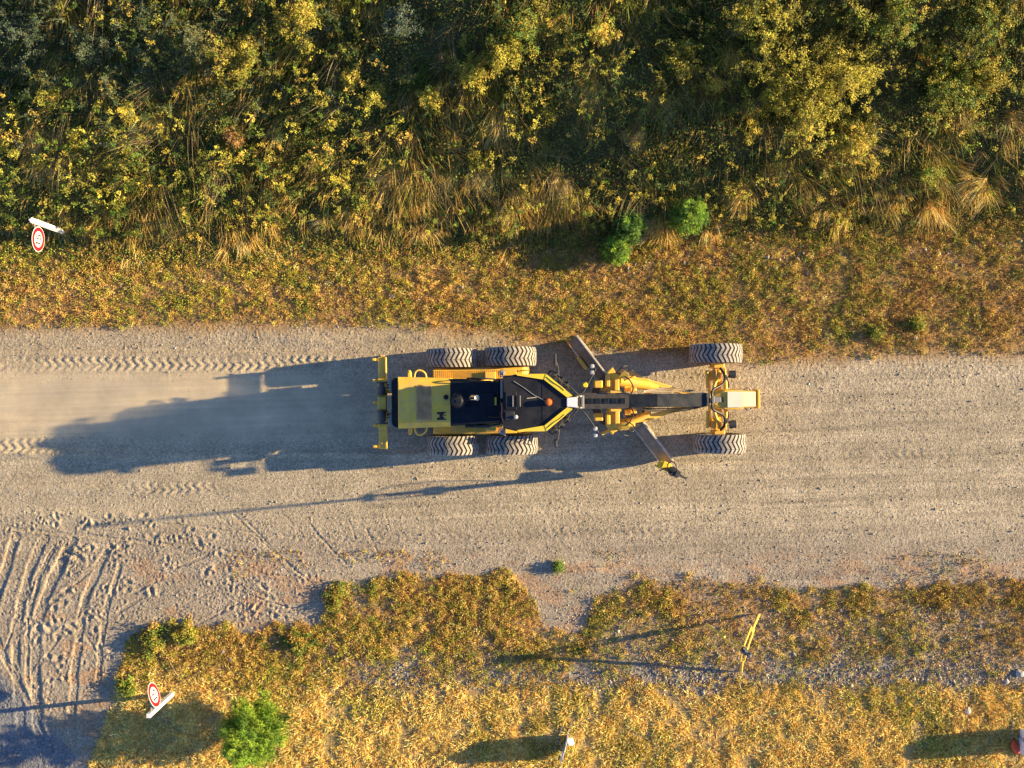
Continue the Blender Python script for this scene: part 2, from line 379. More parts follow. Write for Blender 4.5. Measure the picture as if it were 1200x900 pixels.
# ------------------------------------------------------------------ the ground
def axis(a, b, s0, s1, s):
    """fine spacing s between a and b, growing steps out to the horizon"""
    core = np.arange(a, b+1e-6, s)
    out = []; st = s; x = b
    while x < s1: st *= 1.35; x += st; out.append(x)
    lo = []; st = s; x = a
    while x > s0: st *= 1.35; x -= st; lo.append(x)
    return np.array(lo[::-1] + list(core) + out)
def build_ground():
    xs = axis(-14.6, 14.6, -700, 700, .0215)
    ys = axis(-11.0, 3.9, -700, 3.95, .0215)
    ys = ys[ys <= 3.93]
    up = [ys[-1]]; st = .03
    while up[-1] < 13.5: up.append(up[-1]+.06)
    while up[-1] < 700: st = max(st, .06)*1.35; up.append(up[-1]+st)
    ys = np.concatenate([ys, up[1:]])
    X, Y = np.meshgrid(xs, ys)
    Z = base_h(X, Y) + detail_h(X, Y)
    far = np.maximum(np.abs(X)-14.6, 0) + np.maximum(-11-Y, 0) + np.maximum(Y-13.5, 0)
    Z = Z + .6*(fbm(X*.02, Y*.02, 90, 3)-.5)*sst(2, 60, far)
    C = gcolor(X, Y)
    farc = sst(2, 40, far)[..., None]
    patch = (.75+.5*fbm(X*.05, Y*.05, 91, 3))[..., None]
    offroad = (1-np.exp(-(np.maximum(np.abs(Y+1.2)-3.6, 0))**2))[..., None]
    C = C*(1-farc*offroad) + np.array([.16, .12, .05])*patch*farc*offroad
    px, py = to_px(X, Y)
    dust = np.clip(np.exp(-np.maximum(0, (px-330)/120)**2)*np.exp(-((py-476)/42)**4)*1.1, 0, 1)
    ro = np.clip(1-.97*dust, .03, 1)
    ny, nx = X.shape
    co = np.stack([X, Y, Z], -1).reshape(-1, 3)
    i = (np.arange(ny-1)[:, None]*nx + np.arange(nx-1)[None, :]).ravel()
    f = np.stack([i, i+1, i+nx+1, i+nx], 1).ravel()
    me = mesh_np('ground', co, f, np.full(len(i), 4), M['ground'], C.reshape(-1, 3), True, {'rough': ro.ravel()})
    tag(link(me), kind='structure')
build_ground()
def ground_z(X, Y): return base_h(np.asarray(X, float), np.asarray(Y, float))

# ------------------------------------------------------------------ vegetation generators (arrays of blades and leaves)
def norm(v): return v/np.maximum(np.linalg.norm(v, axis=-1, keepdims=True), 1e-9)
class Veg:
    bias = .9
    def __init__(s): s.co = []; s.f = []; s.c = []; s.cols = []; s.n = 0
    def blades(s, p, d, L, wd, droop, cols, tipmul=1.15):
        """p base, d direction (unit), L length, wd width, droop vector added at the tip"""
        n = len(p); L = np.broadcast_to(np.asarray(L, float), (n,)); wd = np.broadcast_to(np.asarray(wd, float), (n,))
        side = norm(np.cross(d, rng.normal(size=(n, 3))*.55 + s.bias*np.array([.78, .05, .6])))*wd[:, None]*.5
        m = p + d*(L*.55)[:, None] + droop*.3
        t = p + d*L[:, None]*.97 + droop
        v = np.stack([p-side*.8, p+side*.8, m+side, m-side, t], 1).reshape(-1, 3)
        b = s.n + np.arange(n)*5
        f = np.stack([b, b+1, b+2, b+3, b+3, b+2, b+4], 1).ravel()
        s.co.append(v); s.f.append(f); s.c.append(np.tile([4, 3], n)); s.n += n*5
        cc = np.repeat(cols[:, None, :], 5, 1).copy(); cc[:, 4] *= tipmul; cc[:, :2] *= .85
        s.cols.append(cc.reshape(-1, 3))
    def leaves(s, p, size, cols, up=.5, aspect=.55):
        n = len(p); size = np.broadcast_to(np.asarray(size, float), (n,))
        nn = rng.normal(size=(n, 3))*.75; nn[:, 2] = np.abs(nn[:, 2])+up; nn[:, 0] += .75*s.bias; nn = norm(nn)
        a = norm(np.cross(nn, rng.normal(size=(n, 3)))); b_ = np.cross(nn, a)
        sz = size[:, None]
        v = np.stack([p-a*sz*.5, p+b_*sz*.5*aspect-nn*sz*.05, p+a*sz*.5, p-b_*sz*.5*aspect-nn*sz*.05], 1).reshape(-1, 3)
        b = s.n + np.arange(n)*4
        f = np.stack([b, b+1, b+2, b+3], 1).ravel()
        s.co.append(v); s.f.append(f); s.c.append(np.full(n, 4)); s.n += n*4
        s.cols.append(np.repeat(cols, 4, 0))
    def build(s, name, m, parent=None, origin=None):
        co = np.concatenate(s.co); 
        if origin is not None: co = co - np.asarray(origin)
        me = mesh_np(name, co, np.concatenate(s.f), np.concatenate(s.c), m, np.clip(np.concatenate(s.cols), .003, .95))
        return link(me, name, parent)
def pick(pal, n, wts=None, jit=.18):
    pal = np.array(pal, float); k = rng.choice(len(pal), n, p=None if wts is None else np.array(wts)/sum(wts))
    c = pal[k]*(1+jit*rng.normal(size=(n, 1))); return np.clip(c, .004, .9)
def rand_dirs(n, lo=.2, hi=1.0):
    th = rng.uniform(0, 2*PI, n); z = rng.uniform(lo, hi, n); r = np.sqrt(np.maximum(0, 1-z*z))
    return np.stack([r*np.cos(th), r*np.sin(th), z], 1)
GOLD = [(.56, .44, .06), (.48, .43, .06), (.64, .44, .08), (.40, .39, .05)]
GREEN = [(.07, .13, .022), (.11, .18, .028), (.17, .25, .03), (.05, .09, .022)]
OLIVE = [(.30, .28, .035), (.40, .34, .04), (.22, .20, .035), (.18, .22, .03)]
STRAW = [(.82, .52, .15), (.74, .45, .12), (.86, .62, .25), (.62, .36, .10)]
RUST = [(.46, .25, .06), (.36, .20, .06), (.56, .36, .09), (.28, .17, .05)]
DARK = [(.035, .055, .018), (.05, .07, .02), (.06, .06, .025), (.03, .045, .016)]

def scatter(n, xr, yr):
    return rng.uniform(*xr, n), rng.uniform(*yr, n)

# ---- low weeds on the verges
def low_weeds():
    v = Veg()
    # upper verge
    X, Y = scatter(120000, (-15, 15), (.4, 5.0)); px, py = to_px(X, Y)
    e = edge_top(px) - py + 14*(fbm(X*1.6, Y*1.6, 71, 3)-.5)
    clump = fbm(X*2.1, Y*2.1, 101, 3)
    dens = (np.clip(e/55, 0, 1)*.8 + .22*(e > 4))*(1-.12*sst(700, 1000, px))
    keep = (e > -2) & (py > foot(px)-22) & (rng.random(len(X)) < dens*(.25+1.3*np.clip((clump-.32)*2.4, 0, 1)))
    A = (X[keep], Y[keep], e[keep])
    # lower verge
    X, Y = scatter(110000, (-10.8, 15), (-8.2, -4.9)); px, py = to_px(X, Y)
    e2 = py - edge_bot(px) + 34*(fbm(X*1.6, Y*1.6, 72, 4)-.5)
    clump = fbm(X*1.7, Y*1.7, 103, 3)
    stones = np.exp(-((py-792)/19)**2)*(px > 420)
    patchy = np.clip((fbm(X*1.1, Y*1.3, 83, 3)-.42)*4, 0, 1)*sst(640, 720, px)
    band = np.where(px < 640, .95, .9)*(1-.6*stones)*(1-.5*patchy)
    rt = sst(630, 690, px)*sst(26, 48, e2)
    cd = .18+1.4*np.clip((clump-.36)*2.6, 0, 1)
    cd = cd*(1-rt) + rt*(.26+.5*np.clip((clump-.45)*3, 0, 1))
    keep = (e2 > -6) & (py < 812) & (rng.random(len(X)) < band*cd)
    B = (X[keep], Y[keep], e2[keep])
    # sprinkled seedlings on the gravel edges
    X, Y = scatter(9000, (-10, 15), (-5.6, -4.4)); px, py = to_px(X, Y); c3 = fbm(X*.9, Y*1.6, 105, 3)
    keep = (py < edge_bot(px)) & (py > 645) & (c3 > .60) & (rng.random(len(X)) < .35)
    Cc = (X[keep], Y[keep], X[keep]*0+10)
    for k, (x, y, e) in enumerate((A, B, Cc)):
        n = len(x); z = ground_z(x, y)
        hue = fbm(x*.9, y*.9, 107+k, 3)
        edgeg = np.exp(-((e-10)/14)**2)
        c = pick(RUST, n, [3, 3, 3, 2], .3)*1.15
        q = rng.random(n)
        straw = q < .38 + .22*(hue > .5)
        c[straw] = pick(STRAW, straw.sum(), None, .2)*.8
        g = rng.random(n) < np.clip(.24 + 1.6*(hue-.45), .10, .75)
        c[g] = pick(OLIVE+GOLD[:2]+GREEN[1:3], g.sum(), None, .25)
        m = 7
        P = np.repeat(np.stack([x, y, z], 1), m, 0)
        hgt = np.repeat(rng.uniform(.006, .045, n), m)
        P = P + np.stack([rng.normal(size=n*m)*.026, rng.normal(size=n*m)*.022, hgt*rng.uniform(.3, 1, n*m)], 1)
        v.leaves(P, rng.uniform(.013, .036, n*m), np.repeat(c, m, 0)*(1+.15*rng.normal(size=(n*m, 1))), up=.25)
        big = rng.random(n) < .10; nb_ = big.sum(); mm = 22
        Pb = np.repeat(np.stack([x[big], y[big], z[big]], 1), mm, 0) + np.stack([rng.normal(size=nb_*mm)*.045, rng.normal(size=nb_*mm)*.04, rng.uniform(.02, .12, nb_*mm)], 1)
        cb = c[big]*1.15; yy = rng.random(nb_) < .35; cb[yy] = pick(OLIVE[:2]+GOLD+GREEN[2:3], yy.sum(), None, .2)
        v.leaves(Pb, rng.uniform(.018, .042, nb_*mm), np.repeat(cb, mm, 0)*(1+.15*rng.normal(size=(nb_*mm, 1))), up=.2)
        sel = rng.random(n) < .5; xs = x[sel]; k2 = len(xs)
        d = rand_dirs(k2, .3, .95)
        v.blades(np.stack([xs, y[sel], z[sel]], 1), d, rng.uniform(.04, .13, k2), .007, np.zeros((k2, 3)), c[sel]*1.1)
    tag(v.build('low_weeds', M['leaf']), 'low rust, olive and green weeds carpeting both gravel verges', 'weeds', kind='stuff')
low_weeds()

# ---- dry grass at the bottom
def dry_meadow():
    v = Veg()
    X, Y = scatter(62000, (-11.8, 15), (-11.6, -7.6)); px, py = to_px(X, Y)
    lim = 806 + 16*(fbm(X*.9, Y*.9, 111, 3)-.5)*2
    left = (px < 400)
    lim = np.where(left, np.interp(px, [100, 150, 400], [905, 775, 775]), lim)
    dens = sst(-14, 18, py-lim)*np.clip((py - edge_bot(px))/20, 0, 1)
    cl = fbm(X*1.4, Y*1.4, 113, 3); cl2 = fbm(X*4.2, Y*4.2, 114, 2)
    keep = rng.random(len(X)) < dens*np.clip(.42+2.2*(cl-.34), .1, 1)*np.clip((cl2-.30)*4.5, .03, 1)
    x, y = X[keep], Y[keep]; n = len(x); z = ground_z(x, y)
    m = 14
    lean = 2*PI*fbm(x*.8, y*.8, 115, 2)*1.6 - 1.6 + .9*rng.normal(size=n)
    P = np.repeat(np.stack([x, y, z], 1), m, 0) + np.stack([rng.normal(size=n*m)*.03, rng.normal(size=n*m)*.03, np.zeros(n*m)], 1)
    d = rand_dirs(n*m, .12, .8)
    ld = np.repeat(np.stack([np.cos(lean), np.sin(lean), lean*0], 1), m, 0)
    d = norm(d + ld*.75)
    L = rng.uniform(.05, .18, n*m)*np.repeat(.35+1.5*cl2[keep], m)
    hue = np.repeat(fbm(x*.7, y*.7, 117, 3), m)
    c = pick(STRAW, n*m, None, .18)
    rb = rng.random(n*m) < .20; c[rb] = pick(RUST[:3]+GOLD[:1]+STRAW[3:], rb.sum(), None, .2)
    gr = rng.random(n*m) < np.clip((hue-.58)*2.4, .02, .5); c[gr] = pick(OLIVE, gr.sum(), None, .2)
    c = c*np.repeat(1+.16*rng.normal(size=(n, 1)), m, 0)*1.42
    v.blades(P, d, L, rng.uniform(.008, .015, n*m), np.stack([L*0, L*0, -L*.30], 1)+ld*(L*.2)[:, None], c)
    tag(v.build('dry_grass', M['straw']), 'matted golden dry grass along the bottom of the photo', 'dry grass', kind='stuff')
dry_meadow()

# ---- loose stones (stuff), a few big rocks (things)
def stone_arrays(x, y, z, r, cols, rg):
    base = np.array([(1, 0, 0), (-1, 0, 0), (0, 1, 0), (0, -1, 0), (0, 0, 1), (0, 0, -1), ], float)
    n = len(x)
    sc = rg.uniform(.6, 1.25, (n, 1, 3)); sc[:, :, 2] *= .7
    v = base[None]*sc*r[:, None, None] + rg.normal(size=(n, 6, 3))*(.22*r)[:, None, None]
    th = rg.uniform(0, 2*PI, n); c, s = np.cos(th)[:, None], np.sin(th)[:, None]
    vx = v[:, :, 0]*c - v[:, :, 1]*s; vy = v[:, :, 0]*s + v[:, :, 1]*c
    v = np.stack([vx + x[:, None], vy + y[:, None], v[:, :, 2] + z[:, None]], -1)
    tri = np.array([(0, 2, 4), (2, 1, 4), (1, 3, 4), (3, 0, 4), (2, 0, 5), (1, 2, 5), (3, 1, 5), (0, 3, 5)])
    f = (tri[None] + (np.arange(n)*6)[:, None, None]).ravel()
    return v.reshape(-1, 3), f, np.full(n*8, 3), np.repeat(cols, 6, 0)
def loose_stones():
    parts = []
    X, Y = scatter(60000, (-15, 15), (-6.4, 1.6)); px, py = to_px(X, Y)
    dust = np.exp(-np.maximum(0, (px-300)/130)**2)*np.exp(-((py-474)/46)**4)
    on = (py > edge_top(px)-4) & (py < edge_bot(px)+4)
    dn = .35+1.2*sst(600, 650, py)*(1-sst(330, 430, px))+.5*np.exp(-((py-400)/20)**2)*(px < 600)+.5*np.exp(-((py-535)/8)**2)*(px < 660)+.6*sst(640, 670, py)*(px > 400)+.2*sst(560, 600, py)
    k = on & (rng.random(len(X)) < dn*(1-.96*dust)*np.clip(.3+1.6*(fbm(X*1.2, Y*1.2, 121, 2)-.2), .1, 1))
    parts.append((X[k], Y[k], rng.gamma(2.0, .0034, k.sum())+.004))
    X, Y = scatter(40000, (-8, 15), (-8.9, -6.0)); px, py = to_px(X, Y)
    b = np.exp(-((py-793-14*(noise(X*.4, 0*Y, 80)-.5))/15)**2)*sst(400, 470, px) + .16*sst(640, 700, px)*(py < 800) + .25*sst(640, 700, px)*(py < 800)*np.clip((fbm(X*1.1, Y*1.3, 83, 3)-.42)*4, 0, 1)
    k = rng.random(len(X)) < b*1.3*np.clip(.3+2.2*(fbm(X*1.5, Y*1.5, 127, 3)-.35), .05, 1)
    parts.append((X[k], Y[k], rng.gamma(2.0, .0065, k.sum())+.006))
    X, Y = scatter(9000, (-15, 15), (2.2, 4.3)); px, py = to_px(X, Y)
    b = np.exp(-((py-(foot(px)+26))/16)**2)*np.clip((fbm(X*.7, Y*.9, 125, 2)-.42)*6, .05, 1)
    k = rng.random(len(X)) < b*.45
    parts.append((X[k], Y[k], rng.gamma(2.2, .009, k.sum())+.008))
    x = np.concatenate([p[0] for p in parts]); y = np.concatenate([p[1] for p in parts]); r = np.concatenate([p[2] for p in parts])
    r = np.minimum(r, .075)
    g = rng.uniform(.18, .44, len(x))*np.where(rng.random(len(x)) < .06, 1.45, 1)
    cols = np.stack([g*1.08, g*.92, g*.72], 1)*(1+.05*rng.normal(size=(len(x), 3)))
    z = ground_z(x, y) + detail_h(x, y) + r*.25
    co, f, c, cc = stone_arrays(x, y, z, r, cols, rng)
    me = mesh_np('loose_stones', co, f, c, M['stone'], cc)
    tag(link(me), 'small loose grey and tan stones scattered over road and verges', 'stones', kind='stuff')
loose_stones()
def rock(px, py, r, label, seed):
    bm = bmesh.new(); bmesh.ops.create_icosphere(bm, subdivisions=2, radius=r)
    rr = random.Random(seed)
    a, b = rr.uniform(.7, 1.2), rr.uniform(.6, 1)
    for v in bm.verts:
        q = 1+.25*float(noise(v.co.x/r*1.4+seed, v.co.y/r*1.4+v.co.z/r, seed))*2-.25
        v.co = Vector((v.co.x*a*q, v.co.y*b*q, v.co.z*.6*q))
    me = bpy.data.meshes.new('rock'); bm.to_mesh(me); bm.free(); me.materials.append(M['rock'])
    x, y = W(px, py); o = link(me, 'rock'); o.location = (x, y, float(ground_z(x, y))+r*.22); o.rotation_euler = (0, 0, rr.uniform(0, 6))
    tag(o, label, 'rock', 'larger pale rocks on the verges')
rock(1193, 788, .13, 'largest pale rock on the lower verge at the right edge', 1)
rock(1178, 798, .07, 'small rock just left of the largest pale rock at the right edge', 2)
rock(262, 764, .07, 'narrow white rock in the weeds above the lower left round sign', 3)
rock(270, 772, .09, 'white rock in the weeds, below the narrow white one', 4)
rock(1133, 832, .11, 'elongated whitish rock above the white board at the right edge', 5)
rock(460, 347, .07, 'pale rock on the upper verge above the rear wheels of the grader', 6)
rock(542, 336, .06, 'pale rock on the upper verge above and right of the rear wheels', 7)
rock(930, 766, .055, 'small white rock right of the yellow tripod', 8)
rock(1073, 396, .06, 'white rock at the lower edge of the upper verge, right of the grader', 9)
rock(660, 660, .05, 'dark clod on the road edge beside the lone green weed', 10)

# ---- the bank: undergrowth as stuff
def bank_growth():
    v = Veg(); g = Veg()
    down = np.array([0, -1, 0.])
    # 1. dark undergrowth leaves
    X, Y = scatter(105000, (-16, 16), (3.3, 12.5)); px, py = to_px(X, Y)
    d = foot(px) - py
    k = (d > 4)
    x, y, d = X[k], Y[k], d[k]; n = len(x); z = ground_z(x, y)
    cl = fbm(x*.9, y*.9, 131, 3); hh = .10+.55*np.clip((cl-.25)*2, 0, 1)*sst(5, 120, d)
    m = 3
    P = np.repeat(np.stack([x, y, z], 1), m, 0); hr = np.repeat(hh, m)*rng.uniform(.15, 1, n*m)
    P[:, 2] += hr; P[:, :2] += rng.normal(size=(n*m, 2))*.06; P[:, 1] -= hr*.25
    hue = np.repeat(fbm(x*.55, y*.55, 133, 3), m)
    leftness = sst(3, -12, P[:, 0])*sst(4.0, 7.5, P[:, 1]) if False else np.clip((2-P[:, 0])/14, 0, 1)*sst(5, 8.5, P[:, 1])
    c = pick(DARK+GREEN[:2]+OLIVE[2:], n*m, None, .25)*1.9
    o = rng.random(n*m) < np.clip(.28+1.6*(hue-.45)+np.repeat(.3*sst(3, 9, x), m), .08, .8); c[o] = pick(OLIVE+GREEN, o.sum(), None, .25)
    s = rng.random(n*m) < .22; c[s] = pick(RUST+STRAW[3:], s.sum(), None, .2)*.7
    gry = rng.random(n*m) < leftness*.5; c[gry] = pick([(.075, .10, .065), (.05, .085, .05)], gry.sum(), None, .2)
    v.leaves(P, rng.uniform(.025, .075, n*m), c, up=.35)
    # 2. grasses drooping down the slope
    X, Y = scatter(16000, (-16, 16), (3.2, 12.3)); px, py = to_px(X, Y); d = foot(px)-py
    cl = fbm(X*.75, Y*.75, 135, 3)
    k = (d > -8) & (rng.random(len(X)) < np.clip(.35+2.4*(cl-.42), .10, 1))
    x, y = X[k], Y[k]; n = len(x); z = ground_z(x, y); m = 14
    P = np.repeat(np.stack([x, y, z], 1), m, 0) + np.stack([rng.normal(size=n*m)*.05, rng.normal(size=n*m)*.05, np.zeros(n*m)], 1)
    az = np.repeat(-PI/2 + 1.5*(fbm(x*.35, y*.35, 137, 2)-.5)*2 + .35*rng.normal(size=n), m) + .30*rng.normal(size=n*m)
    up = rng.uniform(.35, 1.3, n*m)
    dd = norm(np.stack([np.cos(az), np.sin(az), up], 1))
    foot_near = np.repeat(np.clip((foot(to_px(x, y)[0])-to_px(x, y)[1])/60, .35, 1), m)
    L = rng.uniform(.25, .85, n*m)*np.repeat(rng.uniform(.5, 1.2, n), m)*foot_near
    tone = np.repeat(rng.random(n)+.8*(fbm(x*.5, y*.5, 139, 3)-.5)+.45*np.exp(-((d[k]-34)/34)**2), m)
    c = pick(DARK+OLIVE[2:], n*m, None, .2)
    a = (tone > .35) & (tone < .62); c[a] = pick(OLIVE+GREEN[1:3], a.sum(), None, .2)
    a = tone >= .62; c[a] = pick(STRAW+GOLD[:1], a.sum(), None, .2)*.85
    drop = np.stack([np.cos(az)*L*.25, np.sin(az)*L*.25, -L*.35], 1)
    g.blades(P, dd, L, rng.uniform(.007, .014, n*m), drop, c)
    # bare stems lying over the growth
    X, Y = scatter(46, (-14, 14), (4.6, 10.5)); m = 16; n = len(X); z = ground_z(X, Y)
    P = np.repeat(np.stack([X, Y, z+.35], 1), m, 0) + rng.normal(size=(n*m, 3))*.06
    az = np.repeat(-PI/2+.9*rng.normal(size=n), m)+.16*rng.normal(size=n*m)
    P[:, :2] += rng.normal(size=(n*m, 2))*.16
    dd = norm(np.stack([np.cos(az), np.sin(az), rng.uniform(.2, .8, n*m)], 1)); L = np.repeat(rng.uniform(.8, 1.6, n), m)*rng.uniform(.6, 1, n*m)
    g.blades(P, dd, L, .0065, np.stack([L*0, -L*.1, -L*.12], 1), pick([(.42, .32, .18), (.34, .24, .12), (.24, .18, .10)], n*m), 1)
    # 3. weed stalks with leaf tufts
    X, Y = scatter(6200, (-16, 16), (4.0, 12.3)); px, py = to_px(X, Y); d = foot(px)-py
    cl = fbm(X*.6, Y*.6, 141, 3)
    k = (d > 12) & (rng.random(len(X)) < np.clip(.38+2.5*(cl-.42), .10, 1))
    x, y = X[k], Y[k]; n = len(x); z = ground_z(x, y)
    hh = rng.uniform(.35, 1.15, n)*np.clip(d[k]/70, .5, 1)
    az = -PI/2 + .6*rng.normal(size=n); ln = rng.uniform(.1, .8, n)
    dr = norm(np.stack([np.cos(az)*ln, np.sin(az)*ln, np.ones(n)], 1))
    gold = rng.random(n) < .36 + .9*(fbm(x*.45, y*.45, 143, 2)-.5) + .25*sst(2, 8, x)
    c0 = pick(OLIVE+GREEN, n, None, .25); c0[gold] = pick(GOLD, gold.sum(), None, .15)
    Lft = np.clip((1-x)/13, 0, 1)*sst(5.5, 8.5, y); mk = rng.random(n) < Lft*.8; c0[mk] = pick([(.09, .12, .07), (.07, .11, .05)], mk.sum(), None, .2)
    base = np.stack([x, y, z], 1)
    g.blades(base, dr, hh, .012, np.zeros((n, 3)), pick([(.20, .14, .06), (.12, .12, .04)], n))
    nb2 = 5
    tips = np.repeat(base + dr*(hh*.72)[:, None], nb2, 0)
    bd_ = norm(rng.normal(size=(n*nb2, 3))*.55 + np.repeat(dr, nb2, 0))
    bl_ = np.repeat(hh, nb2)*rng.uniform(.12, .36, n*nb2)
    g.blades(tips, bd_, bl_, .008, np.zeros((n*nb2, 3)), pick([(.22, .16, .06), (.14, .14, .04)], n*nb2))
    m = 13
    P = np.repeat(tips + bd_*bl_[:, None], m, 0) - np.repeat(bd_*bl_[:, None], m, 0)*rng.uniform(0, .75, n*nb2*m)[:, None]**1.5 + rng.normal(size=(n*nb2*m, 3))*.024
    cc = np.repeat(np.repeat(c0, nb2, 0)*(1+.2*rng.normal(size=(n*nb2, 1))), m, 0)
    v.leaves(P, rng.uniform(.022, .055, n*nb2*m), cc*(1+.12*rng.normal(size=(n*nb2*m, 1))), up=.3)
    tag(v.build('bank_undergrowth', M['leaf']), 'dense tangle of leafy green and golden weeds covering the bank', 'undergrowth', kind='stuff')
    tag(g.build('bank_grass', M['straw']), 'long grasses drooping down the weedy bank above the road', 'grass', kind='stuff')
bank_growth()

# ---- single plants
def leafy_shrub(px, py, h, rad, pal, label, name='shrub', cat='shrub', nb=14, lean=(0, -.25), leaf=.045, dens=1.0, group=None, wts=None, seed=0, flat=1.0, zguess=None):
    z0 = 0.0
    x, y = W(px, py, h*.7)
    for _ in range(6):
        z0 = float(ground_z(x, y)); x, y = W(px, py, z0+h*.7); x -= lean[0]*h*.7; y -= lean[1]*h*.7
    z0 = float(ground_z(x, y))
    root = empty(name, (x, y, z0)); tag(root, label, cat, group)
    rg = np.random.default_rng(seed+1000)
    v = Veg(); st = Veg()
    tips = []
    for b in range(nb):
        th = rg.uniform(0, 2*PI); rr = rad*math.sqrt(rg.uniform(.02, 1)); hh = h*(1-.45*(rr/rad)**2)*rg.uniform(.75, 1.08)*flat
        tip = np.array([math.cos(th)*rr+lean[0]*hh, math.sin(th)*rr+lean[1]*hh, hh])
        mid = tip*np.array([.35, .35, .55])
        P0 = np.array([[rg.normal()*.03, rg.normal()*.03, -.04]])
        for a, c, wd in ((P0[0], mid, .028), (mid, tip, .016)):
            dv = c-a; L = np.linalg.norm(dv)
            for q in range(2): st.blades(a[None], (dv/L)[None], np.array([L]), wd*h**.5, np.zeros((1, 3)), np.array([[.14, .10, .05]]), 1)
        tips.append(tip)
        ns = int(9*dens)
        for s in range(ns):
            t = rg.uniform(.35, 1.02); pnt = (mid + (tip-mid)*(t-.35)/.67) if t > .35 else mid
            off = rg.normal(size=3)*np.array([.13, .13, .10])*rad**.5*1.05; ce = pnt+off
            dv = ce-pnt; L = np.linalg.norm(dv)
            st.blades(pnt[None], (dv/L)[None], np.array([L]), .008, np.zeros((1, 3)), np.array([[.16, .12, .05]]), 1)
            m = int(rg.integers(26, 46))
            cc = np.array(pal)[rg.choice(len(pal), p=None if wts is None else np.array(wts)/sum(wts))]*(1+.18*rg.normal())
            v.leaves(ce+rg.normal(size=(m, 3))*rg.uniform(.028, .06), rg.uniform(.6, 1.3, m)*leaf*1.12, np.abs(cc[None]*(1+.15*rg.normal(size=(m, 1)))), up=.35)
    v.build('crown', M['leaf'], root); st.build('stem', M['leaf'], root)
    return root
Y1 = GOLD; Y2 = GOLD+OLIVE[:2]; 
